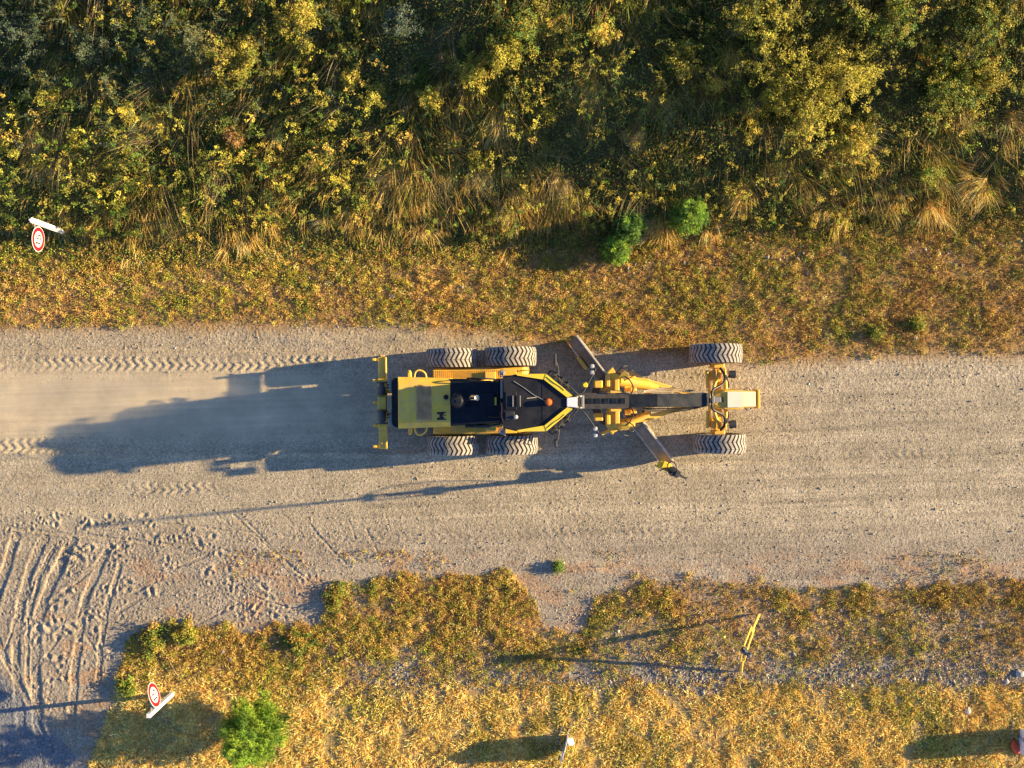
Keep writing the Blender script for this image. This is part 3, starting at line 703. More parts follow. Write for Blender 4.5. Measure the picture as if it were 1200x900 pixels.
SHRUBS = [
 (962, 100, 2.2, 1.7, GOLD[:2]+OLIVE[:2]+[(.40, .36, .03)], 'largest golden-green shrub, glowing in the sun at the upper right', 66, 1.2),
 (900, 30, 1.7, 1.15, OLIVE+GOLD[:2], 'olive and gold shrub at the top edge, up and left of the largest one', 22, 1.0),
 (1010, 160, 1.3, .75, GOLD+OLIVE[:1], 'golden shrub just below the largest golden-green shrub', 20, 1.0),
 (1120, 100, 1.5, 1.15, OLIVE[:2]+GREEN[1:3]+GOLD[3:], 'green and yellow shrub near the right edge of the photo', 34, 1.0),
 (1165, 28, 1.6, 1.0, GREEN[1:]+OLIVE[:2], 'bright green shrub in the top right corner', 18, 1.0),
 (1040, 12, 1.7, 1.05, OLIVE[:2]+GREEN[1:3], 'green shrub at the top edge between the largest shrub and the corner', 20, .9),
 (270, 60, 1.7, .75, GOLD[:1]+OLIVE+[(.26, .20, .04)], 'tall amber-leaved shrub at the upper left with bare dark stems', 20, .8),
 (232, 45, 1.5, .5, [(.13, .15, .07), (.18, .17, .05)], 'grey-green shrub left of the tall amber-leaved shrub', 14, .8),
 (350, 22, 1.6, .65, OLIVE[:2]+GOLD[2:], 'yellow-tipped shrub at the top edge right of the amber one', 16, .8),
 (590, 60, 1.3, .6, GOLD[:2]+OLIVE[:2], 'round yellow-green shrub at the top centre of the bank', 18, .9),
 (555, 85, 1.0, .42, GOLD, 'small golden shrub below left of the round yellow-green one', 12, .8),
 (708, 40, 1.4, .30, GOLD[:3], 'slender yellow weed at the top, right of centre', 9, .8),
 (620, 35, 1.3, .5, OLIVE+GREEN[1:2], 'olive shrub at the top centre, behind the yellow-green one', 13, .8),
 (438, 112, .95, .35, GOLD[:2]+OLIVE[:1], 'yellow weed clump halfway up the bank left of centre', 9, .7),
 (505, 118, .9, .38, GOLD, 'yellow weed clump right of the one left of centre', 9, .7),
 (412, 95, .9, .3, GOLD[1:]+OLIVE[:1], 'small yellow weed clump above the row left of centre', 8, .7),
 (272, 163, .9, .24, [(.55, .30, .10), (.48, .28, .09)], 'orange-tan seed head cluster on the bank at upper left', 9, .8),
 (146, 135, .8, .24, GOLD[:2], 'yellow sprig on the left bank above the round sign', 7, .6),
 (60, 110, .9, .3, GOLD[1:]+OLIVE[:1], 'yellow-green sprig near the left edge, up from the round sign', 7, .6),
 (82, 165, .8, .26, GOLD[:2]+OLIVE[:1], 'yellow sprig up and right of the left round sign', 7, .6),
 (155, 215, .7, .24, GOLD[1:]+GREEN[2:3], 'yellow-green weed between left sign and bank centre', 7, .6),
 (143, 242, .6, .17, GREEN[1:3]+OLIVE[:1], 'light green weed right of the left round sign', 6, .7),
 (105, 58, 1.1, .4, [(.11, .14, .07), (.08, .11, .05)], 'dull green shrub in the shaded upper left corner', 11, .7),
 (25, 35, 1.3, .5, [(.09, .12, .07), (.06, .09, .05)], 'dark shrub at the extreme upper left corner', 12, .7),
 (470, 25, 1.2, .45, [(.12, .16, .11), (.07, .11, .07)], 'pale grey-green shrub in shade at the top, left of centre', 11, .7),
 (800, 70, 1.1, .5, OLIVE+GOLD[:1], 'olive weed clump right of the slender yellow weed', 12, .7),
 (745, 160, 1.1, .34, [(.50, .34, .12), (.40, .28, .08)]+GOLD[:1], 'tan branching dead weed on the right half of the bank', 10, .6),
 (835, 100, .8, .2, GOLD[:3], 'small bright yellow sprig right of bank centre', 6, .8),
 (880, 155, .7, .3, GOLD[:2]+OLIVE[:1], 'pale yellow weed clump left of the lowest golden shrub', 8, .6),
 (640, 130, .8, .3, GOLD[:2]+OLIVE, 'yellow-green weed clump below the round yellow-green shrub', 8, .6),
 (1090, 205, .8, .3, OLIVE[:2]+GREEN[1:3], 'green weed clump on the lower right of the bank', 9, .7),
 (1170, 90, 1.3, .5, OLIVE[:2]+GOLD[:1], 'yellow-green shrub at the right edge, middle of the bank', 13, .8),
 (555, 185, .6, .3, GOLD[:2]+OLIVE, 'yellow-green weed clump in the middle of the bank', 8, .6),
 (420, 235, .6, .2, GREEN[1:3]+GOLD[1:2], 'green weed low on the bank, left of centre', 6, .7),
]
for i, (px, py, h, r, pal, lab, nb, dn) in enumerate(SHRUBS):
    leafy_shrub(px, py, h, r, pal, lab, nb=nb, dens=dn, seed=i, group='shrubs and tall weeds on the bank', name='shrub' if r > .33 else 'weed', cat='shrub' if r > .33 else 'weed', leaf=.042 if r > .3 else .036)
# shrubs on the lower verge and road edge
leafy_shrub(655, 664, .18, .10, GREEN[1:3], 'lone small green weed on the gravel road edge below the grader', 'weed', 'weed', 8, (0, 0), .03, .7, seed=61)
leafy_shrub(178, 750, .17, .45, GREEN[1:3]+OLIVE+RUST[:1], 'leafy green and rust weed patch at the corner of the lower verge', 'weed', 'weed', 18, (0, 0), .045, .8, seed=62)
leafy_shrub(215, 740, .17, .40, GOLD[1:2]+OLIVE+RUST[:1], 'yellow-green weed patch right of the corner patch on the lower verge', 'weed', 'weed', 16, (0, 0), .045, .8, seed=63)
leafy_shrub(150, 805, .15, .22, GREEN[1:3]+OLIVE[:1], 'small green weed left of the lower left round sign', 'weed', 'weed', 11, (0, 0), .04, .8, seed=64)
leafy_shrub(350, 752, .17, .35, GREEN[1:3]+OLIVE+RUST[:1], 'low green weed patch left of the brown strip of the lower verge', 'weed', 'weed', 14, (0, 0), .042, .8, seed=65)
leafy_shrub(395, 700, .12, .36, OLIVE+RUST[:2]+GREEN[2:3], 'rust and olive weed clump at the left tip of the brown strip', 'weed', 'weed', 14, (0, 0), .04, .8, seed=66)
leafy_shrub(1075, 378, .16, .22, GREEN[1:3]+OLIVE[:2], 'bright green weed on the upper verge near the right', 'weed', 'weed', 9, (0, 0), .035, .7, seed=67)
leafy_shrub(1028, 388, .16, .22, GREEN[1:3]+OLIVE[:2], 'green weed on the upper verge, left of the bright one', 'weed', 'weed', 9, (0, 0), .035, .7, seed=68)

def conifer(px, py, h, rad, pal, label, name='pine_sapling', seed=0, needles=1.0, lean=(0, 0), nl=9):
    x, y = W(px, py, h*.5)
    for _ in range(6): z0 = float(ground_z(x, y)); x, y = W(px, py, z0+h*.5)
    root = empty(name, (x, y, z0)); tag(root, label, 'tree')
    rg = np.random.default_rng(seed+500); v = Veg(); st = Veg()
    st.blades(np.array([[0, 0, -.05]]), np.array([[0, 0, 1.]]), np.array([h]), .07, np.array([[lean[0]*h, lean[1]*h, 0]]), np.array([[.12, .08, .04]]), 1)
    st.blades(np.array([[0, 0, -.05]]), np.array([[0, 0, 1.]]), np.array([h]), .07, np.array([[lean[0]*h, lean[1]*h, 0]]), np.array([[.12, .08, .04]]), 1)
    for k in range(nl):
        t = (k+.3)/nl; z = h*(.08+.86*t); R = rad*(1-t)**.75*(.9 if k else .8)+.07
        nbr = max(4, int(9*(1-t)+4))
        for b in range(nbr):
            th = 2*PI*(b+rg.uniform(-.3, .3))/nbr + k*.7; L = R*rg.uniform(.72, 1.12)
            d = np.array([math.cos(th), math.sin(th), rg.uniform(.15, .55)]); d /= np.linalg.norm(d)
            p0 = np.array([lean[0]*z, lean[1]*z, z])
            st.blades(p0[None], d[None], np.array([L]), .016, np.zeros((1, 3)), np.array([[.14, .10, .05]]), 1)
            cc = np.array(pal)[rg.integers(len(pal))]*(1+.15*rg.normal())
            # shoots: each a bottle brush of needles
            shoots = [(p0+d*L*s, L*.35*(1-.3*s)) for s in np.linspace(.3, .95, max(2, int(L/.13)))]
            for (q, ql) in shoots:
                for sd in (-1, 0, 1):
                    dd = d + sd*.9*np.array([-math.sin(th), math.cos(th), 0]) + rg.normal(size=3)*.15; dd /= np.linalg.norm(dd)
                    ql2 = min(max(ql, .10), .2)
                    m = int(34*needles); tt = rg.uniform(.1, 1, m)[:, None]
                    P = q + dd*ql2*tt
                    nd = norm(dd*.9 + rg.normal(size=(m, 3))*.75)
                    v.blades(P, nd, rg.uniform(.05, .085, m), .0095, np.zeros((m, 3)), np.abs(np.repeat(cc[None], m, 0)*(1+.15*rg.normal(size=(m, 1)))), 1.2)
    v.build('crown', M['leaf'], root); st.build('trunk', M['leaf'], root)
PINE = [(.26, .42, .06), (.36, .50, .06), (.18, .30, .06)]
conifer(808, 252, 1.1, .52, PINE, 'rounder bright green pine sapling at the foot of the bank, right one', seed=1)
conifer(738, 264, 1.0, .44, PINE[::2]+[(.07, .16, .035)], 'shaded upper pine sapling left of the bright round one', seed=2)
conifer(722, 293, .75, .36, PINE, 'small green pine sapling lowest of the three on the bank foot', seed=3)
BUSH = [(.24, .38, .04), (.34, .46, .05), (.15, .26, .035)]
conifer(291, 866, 2.75, .92, BUSH, 'big round green pine bush in the dry grass at the lower left', 'pine_bush', seed=4, needles=1.15, nl=15)

# dry grass tussocks hanging over the foot of the bank
def tussock(px, py, h, label, pal=STRAW, seed=0, n=420, spread=.22, az=-PI/2, rust=False):
    x, y = W(px, py, h*.6)
    for _ in range(6):
        z0 = float(ground_z(x, y)); x, y = W(px, py, z0+h*.5); y += h*.35
    rg = np.random.default_rng(seed+2000); v = Veg()
    n = int(n*1.5); nk = 9; kk = rg.integers(nk, size=n)
    kc = np.stack([rg.normal(size=nk)*.20, rg.normal(size=nk)*.16, np.zeros(nk)], 1); ka = az + spread*2.6*rg.normal(size=nk)
    P = kc[kk] + np.stack([rg.normal(size=n)*.05, rg.normal(size=n)*.05, np.zeros(n)-.02], 1)
    P[:, 2] += np.array(ground_z(x+P[:, 0], y+P[:, 1])) - z0
    a = ka[kk] + spread*1.5*rg.normal(size=n); up = rg.uniform(.2, 1.4, n)*rg.uniform(.5, 1.3, nk)[kk]
    d = norm(np.stack([np.cos(a), np.sin(a), up], 1)); L = h*rg.uniform(.35, .95, n)*rg.uniform(.6, 1.1, nk)[kk]
    c = np.abs(np.array(pal)[(rg.integers(len(pal), size=nk)[kk] + (rg.random(n) < .3)) % len(pal)]*(1+.2*rg.normal(size=(n, 1))))
    v.blades(P, d, L, rg.uniform(.006, .012, n), np.stack([np.cos(a)*L*.3, np.sin(a)*L*.3, -L*.4], 1), c, 1.3)
    o = v.build('grass_tussock', M['straw']); o.location = (x, y, z0)
    tag(o, label, 'grass tussock', 'dry grass tussocks on the bank')
TUS = [
 (270, 288, .7, 'straw tussock at the bank foot right of the left sign'), (320, 302, .5, 'star-shaped straw clump where bank meets verge'),
 (470, 215, .95, 'tall tan tussock low on the bank left of centre'), (497, 268, .7, 'glowing golden tussock at the foot left of centre'),
 (535, 210, .8, 'brownish tussock beside the tall tan one'), (575, 205, .85, 'bleached tussock in the middle of the bank'),
 (605, 245, .9, 'large bleached tussock at the middle of the bank foot'), (590, 150, .9, 'leaning straw tussock halfway up the bank centre'),
 (770, 270, .7, 'golden tussock between the two upper pine saplings'), (835, 272, .6, 'straw tussock right of the bright pine sapling'),
 (885, 235, .8, 'golden tussock above the verge, right of the pines'), (920, 200, .8, 'straw tussock on the lower bank below the golden shrub'),
 (948, 160, .9, 'pale tussock left of the lower golden shrub'), (985, 250, .8, 'broad straw tussock at the bank foot right of centre'),
 (1045, 240, .7, 'yellow straw tussock at the bank foot, second from the broad one'), (1100, 245, .85, 'bright straw tussock near the right end of the bank foot'),
 (1168, 220, .85, 'glowing tan tussock at the right end of the bank foot'), (1190, 150, .9, 'feathery grey-tan tussock at the right edge'),
 (1135, 135, .9, 'feathery straw tussock on the right side of the bank'), (40, 200, .8, 'golden tussock at the left edge above the sign'),
 (30, 160, .8, 'thin straw tussock at the left edge higher up'), (100, 160, .7, 'dull tussock on the left bank'),
 (180, 140, .8, 'shaded straw tussock at the left of the bank'), (775, 120, .9, 'brown drooping tussock on the upper bank right of centre'),
 (700, 100, 1.0, 'long dark tussock on the upper bank'), (860, 60, 1.0, 'dark brown tussock below the top edge'),
 (660, 215, .8, 'olive tussock at the middle right of the bank'), (200, 270, .6, 'low golden tussock at the left bank foot'),
 (150, 292, .5, 'low straw tussock right below the left sign post'), (380, 262, .6, 'olive tussock at the bank foot left of centre'),
]
for i, (px, py, h, lab) in enumerate(TUS):
    pal = STRAW+GOLD[:1] if i % 3 else STRAW[1:]+RUST[2:3]
    pal = [tuple(min(.95, q*1.2) for q in p_) for p_ in pal]; h = h*1.1
    tussock(px, py, h, lab, pal, i, az=-PI/2+.5*math.sin(i*2.3), n=260 if i % 2 else 360, spread=.22 if i != 1 else 1.5)

# ------------------------------------------------------------------ mesh builder for hard things
class MB:
    def __init__(s): s.bm = bmesh.new(); s.mi = 0
    def _add(s, verts, faces):
        vs = [s.bm.verts.new(v) for v in verts]
        for f in faces:
            try: fc = s.bm.faces.new([vs[i] for i in f]); fc.material_index = s.mi
            except ValueError: pass
        return vs
    def box(s, c, d, bev=.012, rz=0, ry=0, rx=0):
        b = bmesh.new(); bmesh.ops.create_cube(b, size=1)
        for v in b.verts: v.co = Vector((v.co.x*d[0], v.co.y*d[1], v.co.z*d[2]))
        if bev: bmesh.ops.bevel(b, geom=b.edges[:], offset=min(bev, min(d)*.3), segments=2, affect='EDGES', profile=.5)
        m = Matrix.Translation(c) @ Matrix.Rotation(rz, 4, 'Z') @ Matrix.Rotation(ry, 4, 'Y') @ Matrix.Rotation(rx, 4, 'X')
        b.transform(m); s._merge(b); return s
    def _merge(s, b):
        for f in b.faces: f.material_index = s.mi
        me = bpy.data.meshes.new('t'); b.to_mesh(me); b.free(); s.bm.from_mesh(me); bpy.data.meshes.remove(me)
    def cyl(s, a, b, r, r2=None, n=16, cap=True):
        a = Vector(a); b = Vector(b); d = b-a
        bb = bmesh.new(); bmesh.ops.create_cone(bb, cap_ends=cap, segments=n, radius1=r, radius2=r if r2 is None else r2, depth=d.length)
        bb.transform(Matrix.Translation((a+b)/2) @ d.to_track_quat('Z', 'Y').to_matrix().to_4x4()); s._merge(bb); return s
    def bar(s, a, b, w, h, bev=.006):
        a = Vector(a); b = Vector(b); d = b-a
        bb = bmesh.new(); bmesh.ops.create_cube(bb, size=1)
        for v in bb.verts: v.co = Vector((v.co.x*d.length, v.co.y*w, v.co.z*h))
        if bev: bmesh.ops.bevel(bb, geom=bb.edges[:], offset=min(bev, w*.3, h*.3), segments=1, affect='EDGES')
        q = d.to_track_quat('X', 'Z').to_matrix().to_4x4(); bb.transform(Matrix.Translation((a+b)/2) @ q); s._merge(bb); return s
    def tube(s, pts, r, n=8):
        pts = [Vector(p) for p in pts]
        for _ in range(2):
            if len(pts) > 2 and len(pts) < 30:
                q = [pts[0]]
                for a, b in zip(pts[:-1], pts[1:]): q += [a.lerp(b, .25), a.lerp(b, .75)]
                q.append(pts[-1]); pts = q
        rings = []; up = Vector((.13, .21, 1)).normalized()
        for i, p in enumerate(pts):
            t = (pts[min(i+1, len(pts)-1)]-pts[max(i-1, 0)]).normalized()
            u = t.cross(up); u = u.normalized() if u.length > 1e-3 else Vector((1, 0, 0)); v = t.cross(u)
            rings.append([s.bm.verts.new(p + (u*math.cos(2*PI*k/n)+v*math.sin(2*PI*k/n))*r) for k in range(n)])
        for a, b in zip(rings[:-1], rings[1:]):
            for k in range(n):
                f = s.bm.faces.new((a[k], a[(k+1) % n], b[(k+1) % n], b[k])); f.material_index = s.mi; f.smooth = True
        for rg_ in (rings[0], rings[-1]):
            f = s.bm.faces.new(rg_); f.material_index = s.mi
        return s
    def prism(s, poly, z0, z1, poly2=None, bev=0):
        """vertical prism over an xy polygon; poly2 = upper outline"""
        n = len(poly); top = poly2 or poly; b = bmesh.new()
        lo = [b.verts.new((p[0], p[1], z0)) for p in poly]; hi = [b.verts.new((p[0], p[1], z1 if len(p) < 3 else p[2])) for p in top]
        b.faces.new(lo[::-1]); b.faces.new(hi)
        for i in range(n): b.faces.new((lo[i], lo[(i+1) % n], hi[(i+1) % n], hi[i]))
        bmesh.ops.recalc_face_normals(b, faces=b.faces[:])
        if bev: bmesh.ops.bevel(b, geom=b.edges[:], offset=bev, segments=2, affect='EDGES')
        s._merge(b); return s
    def side(s, poly, y0, y1, bev=0):
        """prism over an xz outline between two y values"""
        n = len(poly); b = bmesh.new()
        lo = [b.verts.new((p[0], y0, p[1])) for p in poly]; hi = [b.verts.new((p[0], y1, p[1])) for p in poly]
        b.faces.new(lo); b.faces.new(hi[::-1])
        for i in range(n): b.faces.new((lo[i], hi[i], hi[(i+1) % n], lo[(i+1) % n]))
        bmesh.ops.recalc_face_normals(b, faces=b.faces[:])
        if bev: bmesh.ops.bevel(b, geom=b.edges[:], offset=bev, segments=2, affect='EDGES')
        s._merge(b); return s
    def build(s, name, mats, parent=None, loc=None, smooth=False):
        me = bpy.data.meshes.new(name); s.bm.normal_update(); s.bm.to_mesh(me); s.bm.free()
        for m in (mats if isinstance(mats, (list, tuple)) else [mats]): me.materials.append(m)
        if smooth:
            for p in me.polygons: p.use_smooth = True
            try: me.set_sharp_from_angle(angle=math.radians(40))
            except Exception: pass
        o = link(me, name, parent)
        if loc: o.location = loc
        return o

# ------------------------------------------------------------------ the motor grader
GR = empty('motor_grader', (0, -.44, 0), math.radians(.5))
tag(GR, 'yellow and black motor grader with six wheels working on the gravel road', 'motor grader')
def P(nm, mb, m, par=None, **k): return mb.build(nm, m, par or GR, **k)
# wheels
R0, TW = .685, .49
def tyre_mesh():
    b = MB(); n = 60; prof = []
    hw = TW/2
    prof = [(.335, -hw*.62), (.37, -hw*.80), (.46, -hw*.99), (.54, -hw), (.60, -hw*.96), (.640, -hw*.84), (.652, -hw*.4), (.656, 0), (.652, hw*.4), (.640, hw*.84), (.60, hw*.96), (.54, hw), (.46, hw*.99), (.37, hw*.80), (.335, hw*.62)]
    rings = []
    for k in range(n):
        a = 2*PI*k/n
        rings.append([b.bm.verts.new((r*math.cos(a), y, r*math.sin(a))) for r, y in prof])
    for k in range(n):
        A, B = rings[k], rings[(k+1) % n]
        for j in range(len(prof)-1):
            f = b.bm.faces.new((A[j], A[j+1], B[j+1], B[j])); f.smooth = True; f.material_index = 0
    # lugs: zigzag bars
    nl = 34; pit = 2*PI/nl
    vs = [-1.0, -.25, .5, 1.0]; us = [-.60, .78, -.50, .15]
    wd = .31*pit
    for k in range(nl):
        a0 = k*pit
        for j in range(3):
            quads = []
            va, vb = vs[j], vs[j+1]; ua, ub = us[j]*pit*.62, us[j+1]*pit*.62
            if j > 0: va += .03
            sub = 3
            for q in range(sub+1):
                t = q/sub; v = va+(vb-va)*t; u = ua+(ub-ua)*t
                y = v*hw*.985
                fall = abs(v)
                rt = R0 - .038*max(0, fall-.55)**1.3*2.2; rb = .62 if fall < .85 else .60
                row = []
                for (du, r) in ((-wd*1.1, rb), (-wd*.92, rt), (wd*.92, rt), (wd*1.1, rb)):
                    a = a0+u+du; row.append(b.bm.verts.new((r*math.cos(a), y, r*math.sin(a))))
                quads.append(row)
            for A, B in zip(quads[:-1], quads[1:]):
                for i in range(3):
                    f = b.bm.faces.new((A[i], A[i+1], B[i+1], B[i])); f.material_index = 1
            for rr in (quads[0], quads[-1]):
                f = b.bm.faces.new(rr); f.material_index = 1
            # shoulder block down the sidewall
            if j in (0, 2):
                row = quads[0] if j == 0 else quads[-1]
                s_ = -1 if j == 0 else 1
                lo = []
                for vv in row:
                    rad = math.hypot(vv.co.x, vv.co.z); kx = .575/rad
                    lo.append(b.bm.verts.new((vv.co.x*kx, s_*hw*1.01, vv.co.z*kx)))
                for i in range(3):
                    f = b.bm.faces.new((row[i], row[i+1], lo[i+1], lo[i])); f.material_index = 1
    bmesh.ops.recalc_face_normals(b.bm, faces=b.bm.faces[:])
    me = bpy.data.meshes.new('tyre'); b.bm.to_mesh(me); b.bm.free(); me.materials.append(M['rubber']); me.materials.append(M['lug'])
    return me
TY = tyre_mesh()
def rim_mesh():
    b = MB(); n = 32
    prof = [(.345, -.17), (.345, -.15), (.30, -.13), (.28, 0), (.30, .13), (.345, .15), (.345, .17), (.30, .10), (.16, .04), (.14, .12), (.0, .13)]
    rings = [[b.bm.verts.new((r*math.cos(2*PI*k/n), y, r*math.sin(2*PI*k/n))) for r, y in prof[:-1]] for k in range(n)]
    for k in range(n):
        A, B = rings[k], rings[(k+1) % n]
        for j in range(len(prof)-2):
            b.bm.faces.new((A[j], A[j+1], B[j+1], B[j])).smooth = True
    b.bm.faces.new([r[-1] for r in rings])
    for k in range(10):
        a = 2*PI*k/10; b.cyl((.115*math.cos(a), .11, .115*math.sin(a)), (.115*math.cos(a), .145, .115*math.sin(a)), .014, n=6)
    me = bpy.data.meshes.new('rim'); b.bm.to_mesh(me); b.bm.free(); me.materials.append(M['yellow']); return me
RIM = rim_mesh()
HUB = None
for (x, y, ang, st) in ((-1.56, 1.13, .1, 0), (-.035, 1.155, .25, 0), (-1.55, -1.13, .02, 0), (-.02, -1.13, .18, 0), (5.34, 1.19, .12, -.01), (5.42, -1.15, .2, -.01)):
    s = 1 if y > 0 else -1
    hb = MB(); hb.cyl((0, -.20, 0), (0, .16, 0), .13, .10, n=20); hb.cyl((0, .16, 0), (0, .19, 0), .07, n=16)
    wh = hb.build('wheel', M['yellow'], GR, loc=(x, y, R0-.012)); wh.rotation_euler = (0, 0, st if s > 0 else PI+st)
    t = link(TY, 'tyre', wh); t.rotation_euler = (0, ang, 0)
    if s < 0: t.rotation_euler = (0, ang, 0); t.scale = (-1, 1, 1)
    link(RIM, 'rim', wh)
# tandem cases and walkways
for s in (1, -1):
    b = MB(); b.side([(-2.0, .45), (-1.9, .38), (.30, .38), (.42, .5), (.42, .78), (.30, .92), (-1.85, .92), (-2.0, .80)], s*.66, s*.87, bev=.02)
    b.cyl((-.79, s*.50, .66), (-.79, s*.68, .66), .30, n=28)
    P('tandem_case', b, M['yellow'])
    b = MB(); b.box((-1.12, s*.70, 1.215), (1.80, .23, .03), .006)
    for k in range(34): b.box((-1.98+k*.052, s*.70, 1.236), (.012, .20, .012), 0)
    b.box((-1.98, s*.70, 1.10), (.05, .2, .22), .01); b.box((-.28, s*.70, 1.10), (.05, .2, .22), .01); b.box((-1.1, s*.64, 1.07), (1.7, .04, .26), .01)
    wk = P('walkway', b, M['yellow'])
    b = MB(); b.box((-.03, s*.74, 1.24), (.30, .16, .05), .01); b.box((.30, s*.80, .70), (.30, .18, .04), .008); b.box((.30, s*.80, .42), (.30, .18, .04), .008)
    b.bar((.16, s*.80, .40), (.16, s*.80, 1.22), .03, .03); b.bar((.44, s*.80, .40), (.44, s*.80, 1.22), .03, .03)
    P('access_step', b, M['yellow'])
    # rear fender wedge at the cab end
    b = MB(); b.box((-.55, s*.66, 1.28), (.28, .20, .12), .02); P('battery_box', b, M['yellow'])
# chassis under the engine
b = MB(); b.box((-1.3, 0, .95), (3.0, .84, .62), .04); b.box((-2.6, 0, .95), (.5, 1.0, .5), .03); P('rear_frame', b, M['black'])
# engine hood (yellow), with chamfered flanks
b = MB()
xr, xf = -2.82, -1.52; hr, hf = .60, .555
b.prism([(xr, hr+.04), (xf, hf+.045), (xf, -hf-.045), (xr, -hr-.04)], 1.25, 2.02)
b.prism([(xr, hr+.04), (xf, hf+.045), (xf, -hf-.045), (xr, -hr-.04)], 2.02, 2.14, [(xr+.03, hr-.10, 2.14), (xf, hf-.075, 2.14), (xf, -hf+.075, 2.14), (xr+.03, -hr+.10, 2.14)])
hood = P('engine_hood', b, M['yellow'])
b = MB(); b.mi = 0; b.box((-2.17, -.005, 2.146), (.385, .86, .016), .005)
for k in range(19): b.box((-2.335+k*.0185, -.005, 2.158), (.006, .82, .012), 0)
P('hood_grille', b, M['grille'], hood)
b = MB(); b.cyl((-1.62, .13, 2.14), (-1.62, .13, 2.20), .062, n=20); b.cyl((-1.62, .13, 2.20), (-1.62, .13, 2.215), .05, n=20); P('fuel_cap', b, M['navy'], hood)
# brown mark on the hood, flat film
b = MB(); z = 2.1415; ox, oy = -1.74, -.33
for (cx, cy, dx, dy) in ((0, .085, .225, .030), (0, -.085, .225, .030), (-.005, 0, .085, .16), (.085, .01, .05, .022), (-.072, .055, .07, .03), (-.072, -.055, .07, .03), (.05, .05, .03, .04), (.05, -.05, .03, .04)):
    b.box((ox+cx, oy+cy, z), (dx, dy, .003), 0)
P('hood_mark', b, M['decal'], hood)
for s in (1, -1):
    b = MB(); b.box((-2.56, s*.70, 1.72), (.10, .14, .10), .02); b.cyl((-2.56, s*.70, 1.72), (-2.56, s*.80, 1.76), .035, n=10)
    P('hood_latch', b, M['yellow'], hood)
    b = MB(); b.tube([(-2.42, s*.60, 1.95), (-2.40, s*.76, 1.98), (-2.30, s*.82, 1.98), (-2.14, s*.74, 1.96), (-2.12, s*.60, 1.93)], .022, 8); P('grab_handle', b, M['yellow'], hood)
b = MB(); b.prism([(-3.0, .50), (-2.96, .60), (-2.80, .635), (-2.80, -.635), (-2.96, -.60), (-3.0, -.50)], .85, 1.86, bev=.02)
rb = P('rear_bumper', b, M['navy'])
for s in (1, -1):
    b = MB(); b.box((-3.02, s*.42, 1.45), (.05, .16, .22), .012); b.box((-3.05, s*.42, 1.6), (.02, .2, .04), .004); P('tail_light', b, M['redlens'], rb)
    b = MB(); b.box((-3.03, s*.42, 1.74), (.06, .28, .05), .01); P('light_guard', b, M['grey'], rb)
# ripper
b = MB(); b.box((-3.33, -.02, 1.04), (.20, 2.36, .20), .02); b.box((-3.23, -.02, 1.16), (.035, 2.36, .05), .006)
b.box((-3.13, .28, .95), (.30, .10, .14), .02); b.box((-3.13, -.32, .95), (.30, .10, .14), .02)
rip = P('ripper', b, M['yellow'])
for i, y in enumerate((1.10, .56, -.01, -.60, -1.14)):
    b = MB(); b.box((-3.46, y, 1.04), (.24, .075, .16), .02); b.side([(-3.56, 1.2), (-3.50, 1.2), (-3.47, .62), (-3.36, .50), (-3.40, .48), (-3.54, .60)], y-.03, y+.03)
    b.box((-3.31, y+.09, 1.145), (.10, .04, .03), .004)
    P('ripper_shank', b, M['darksteel'] if i == 9 else M['yellow'], rip)
for y0, y1 in ((.20, .52), (-.55, -.22)):
    b = MB(); b.cyl((-3.33, y0, 1.14), (-3.33, y1, 1.14), .11, n=20); b.cyl((-3.33, y0-.01, 1.14), (-3.33, y0+.03, 1.14), .135, n=20); b.cyl((-3.33, y1-.03, 1.14), (-3.33, y1+.01, 1.14), .135, n=20)
    P('ripper_cylinder', b, M['darksteel'], rip)
b = MB(); b.box((-3.33, -.02, 1.17), (.22, .34, .10), .02); P('ripper_bracket', b, M['yellow'], rip)
for y_ in (.50, -.58): b = MB(); b.box((-3.33, y_, 1.17), (.21, .21, .10), .02); P('ripper_bracket', b, M['yellow'], rip)
for y in (.36, -.40):
    b = MB(); b.tube([(-3.22, y, 1.1), (-3.1, y+.03, 1.32), (-3.0, y, 1.3)], .018); b.tube([(-3.22, y+.07, 1.1), (-3.1, y+.10, 1.28), (-3.0, y+.07, 1.25)], .018); P('ripper_hose', b, M['hose'], rip)
# dark deck between hood and cab
b = MB(); b.prism([(-1.517, .585), (-.18, .50), (-.18, -.50), (-1.517, -.585)], 1.25, 2.055, bev=0)
b.prism([(-1.517, .585), (-.18, .50), (-.18, -.50), (-1.517, -.585)], 2.055, 2.10, [(-1.517, .53, 2.10), (-.20, .45, 2.10), (-.20, -.45, 2.10), (-1.517, -.53, 2.10)])
b.box((-.62, .05, 2.125), (.40, .34, .05), .02); b.box((-.95, -.25, 2.112), (.62, .30, .02), .006)
for i in range(5):
    for s in (1, -1): b.cyl((-1.44+i*.28, s*(.50-.02*i), 2.10), (-1.44+i*.28, s*(.50-.02*i), 2.112), .012, n=8)
deck = P('engine_deck', b, M['navy'])
b = MB(); b.cyl((-1.28, .05, 2.10), (-1.28, .05, 2.90), .17, .175, n=36); b.cyl((-1.28, .05, 2.90), (-1.28, .05, 2.98), .195, .195, n=36); b.cyl((-1.28, .05, 2.98), (-1.28, .05, 3.09), .17, .09, n=36); b.cyl((-1.28, .05, 3.09), (-1.28, .05, 3.12), .04, n=14)
P('air_cleaner', b, M['navy'], deck, smooth=True)
b = MB(); b.cyl((-.95, .12, 2.10), (-.95, .12, 2.92), .062, n=22); b.cyl((-.95, .12, 2.92), (-.82, .12, 3.08), .062, .068, n=22); b.cyl((-.95, .12, 2.60), (-.95, .12, 2.64), .07, n=22)
P('exhaust_pipe', b, M['chrome'], deck, smooth=True)
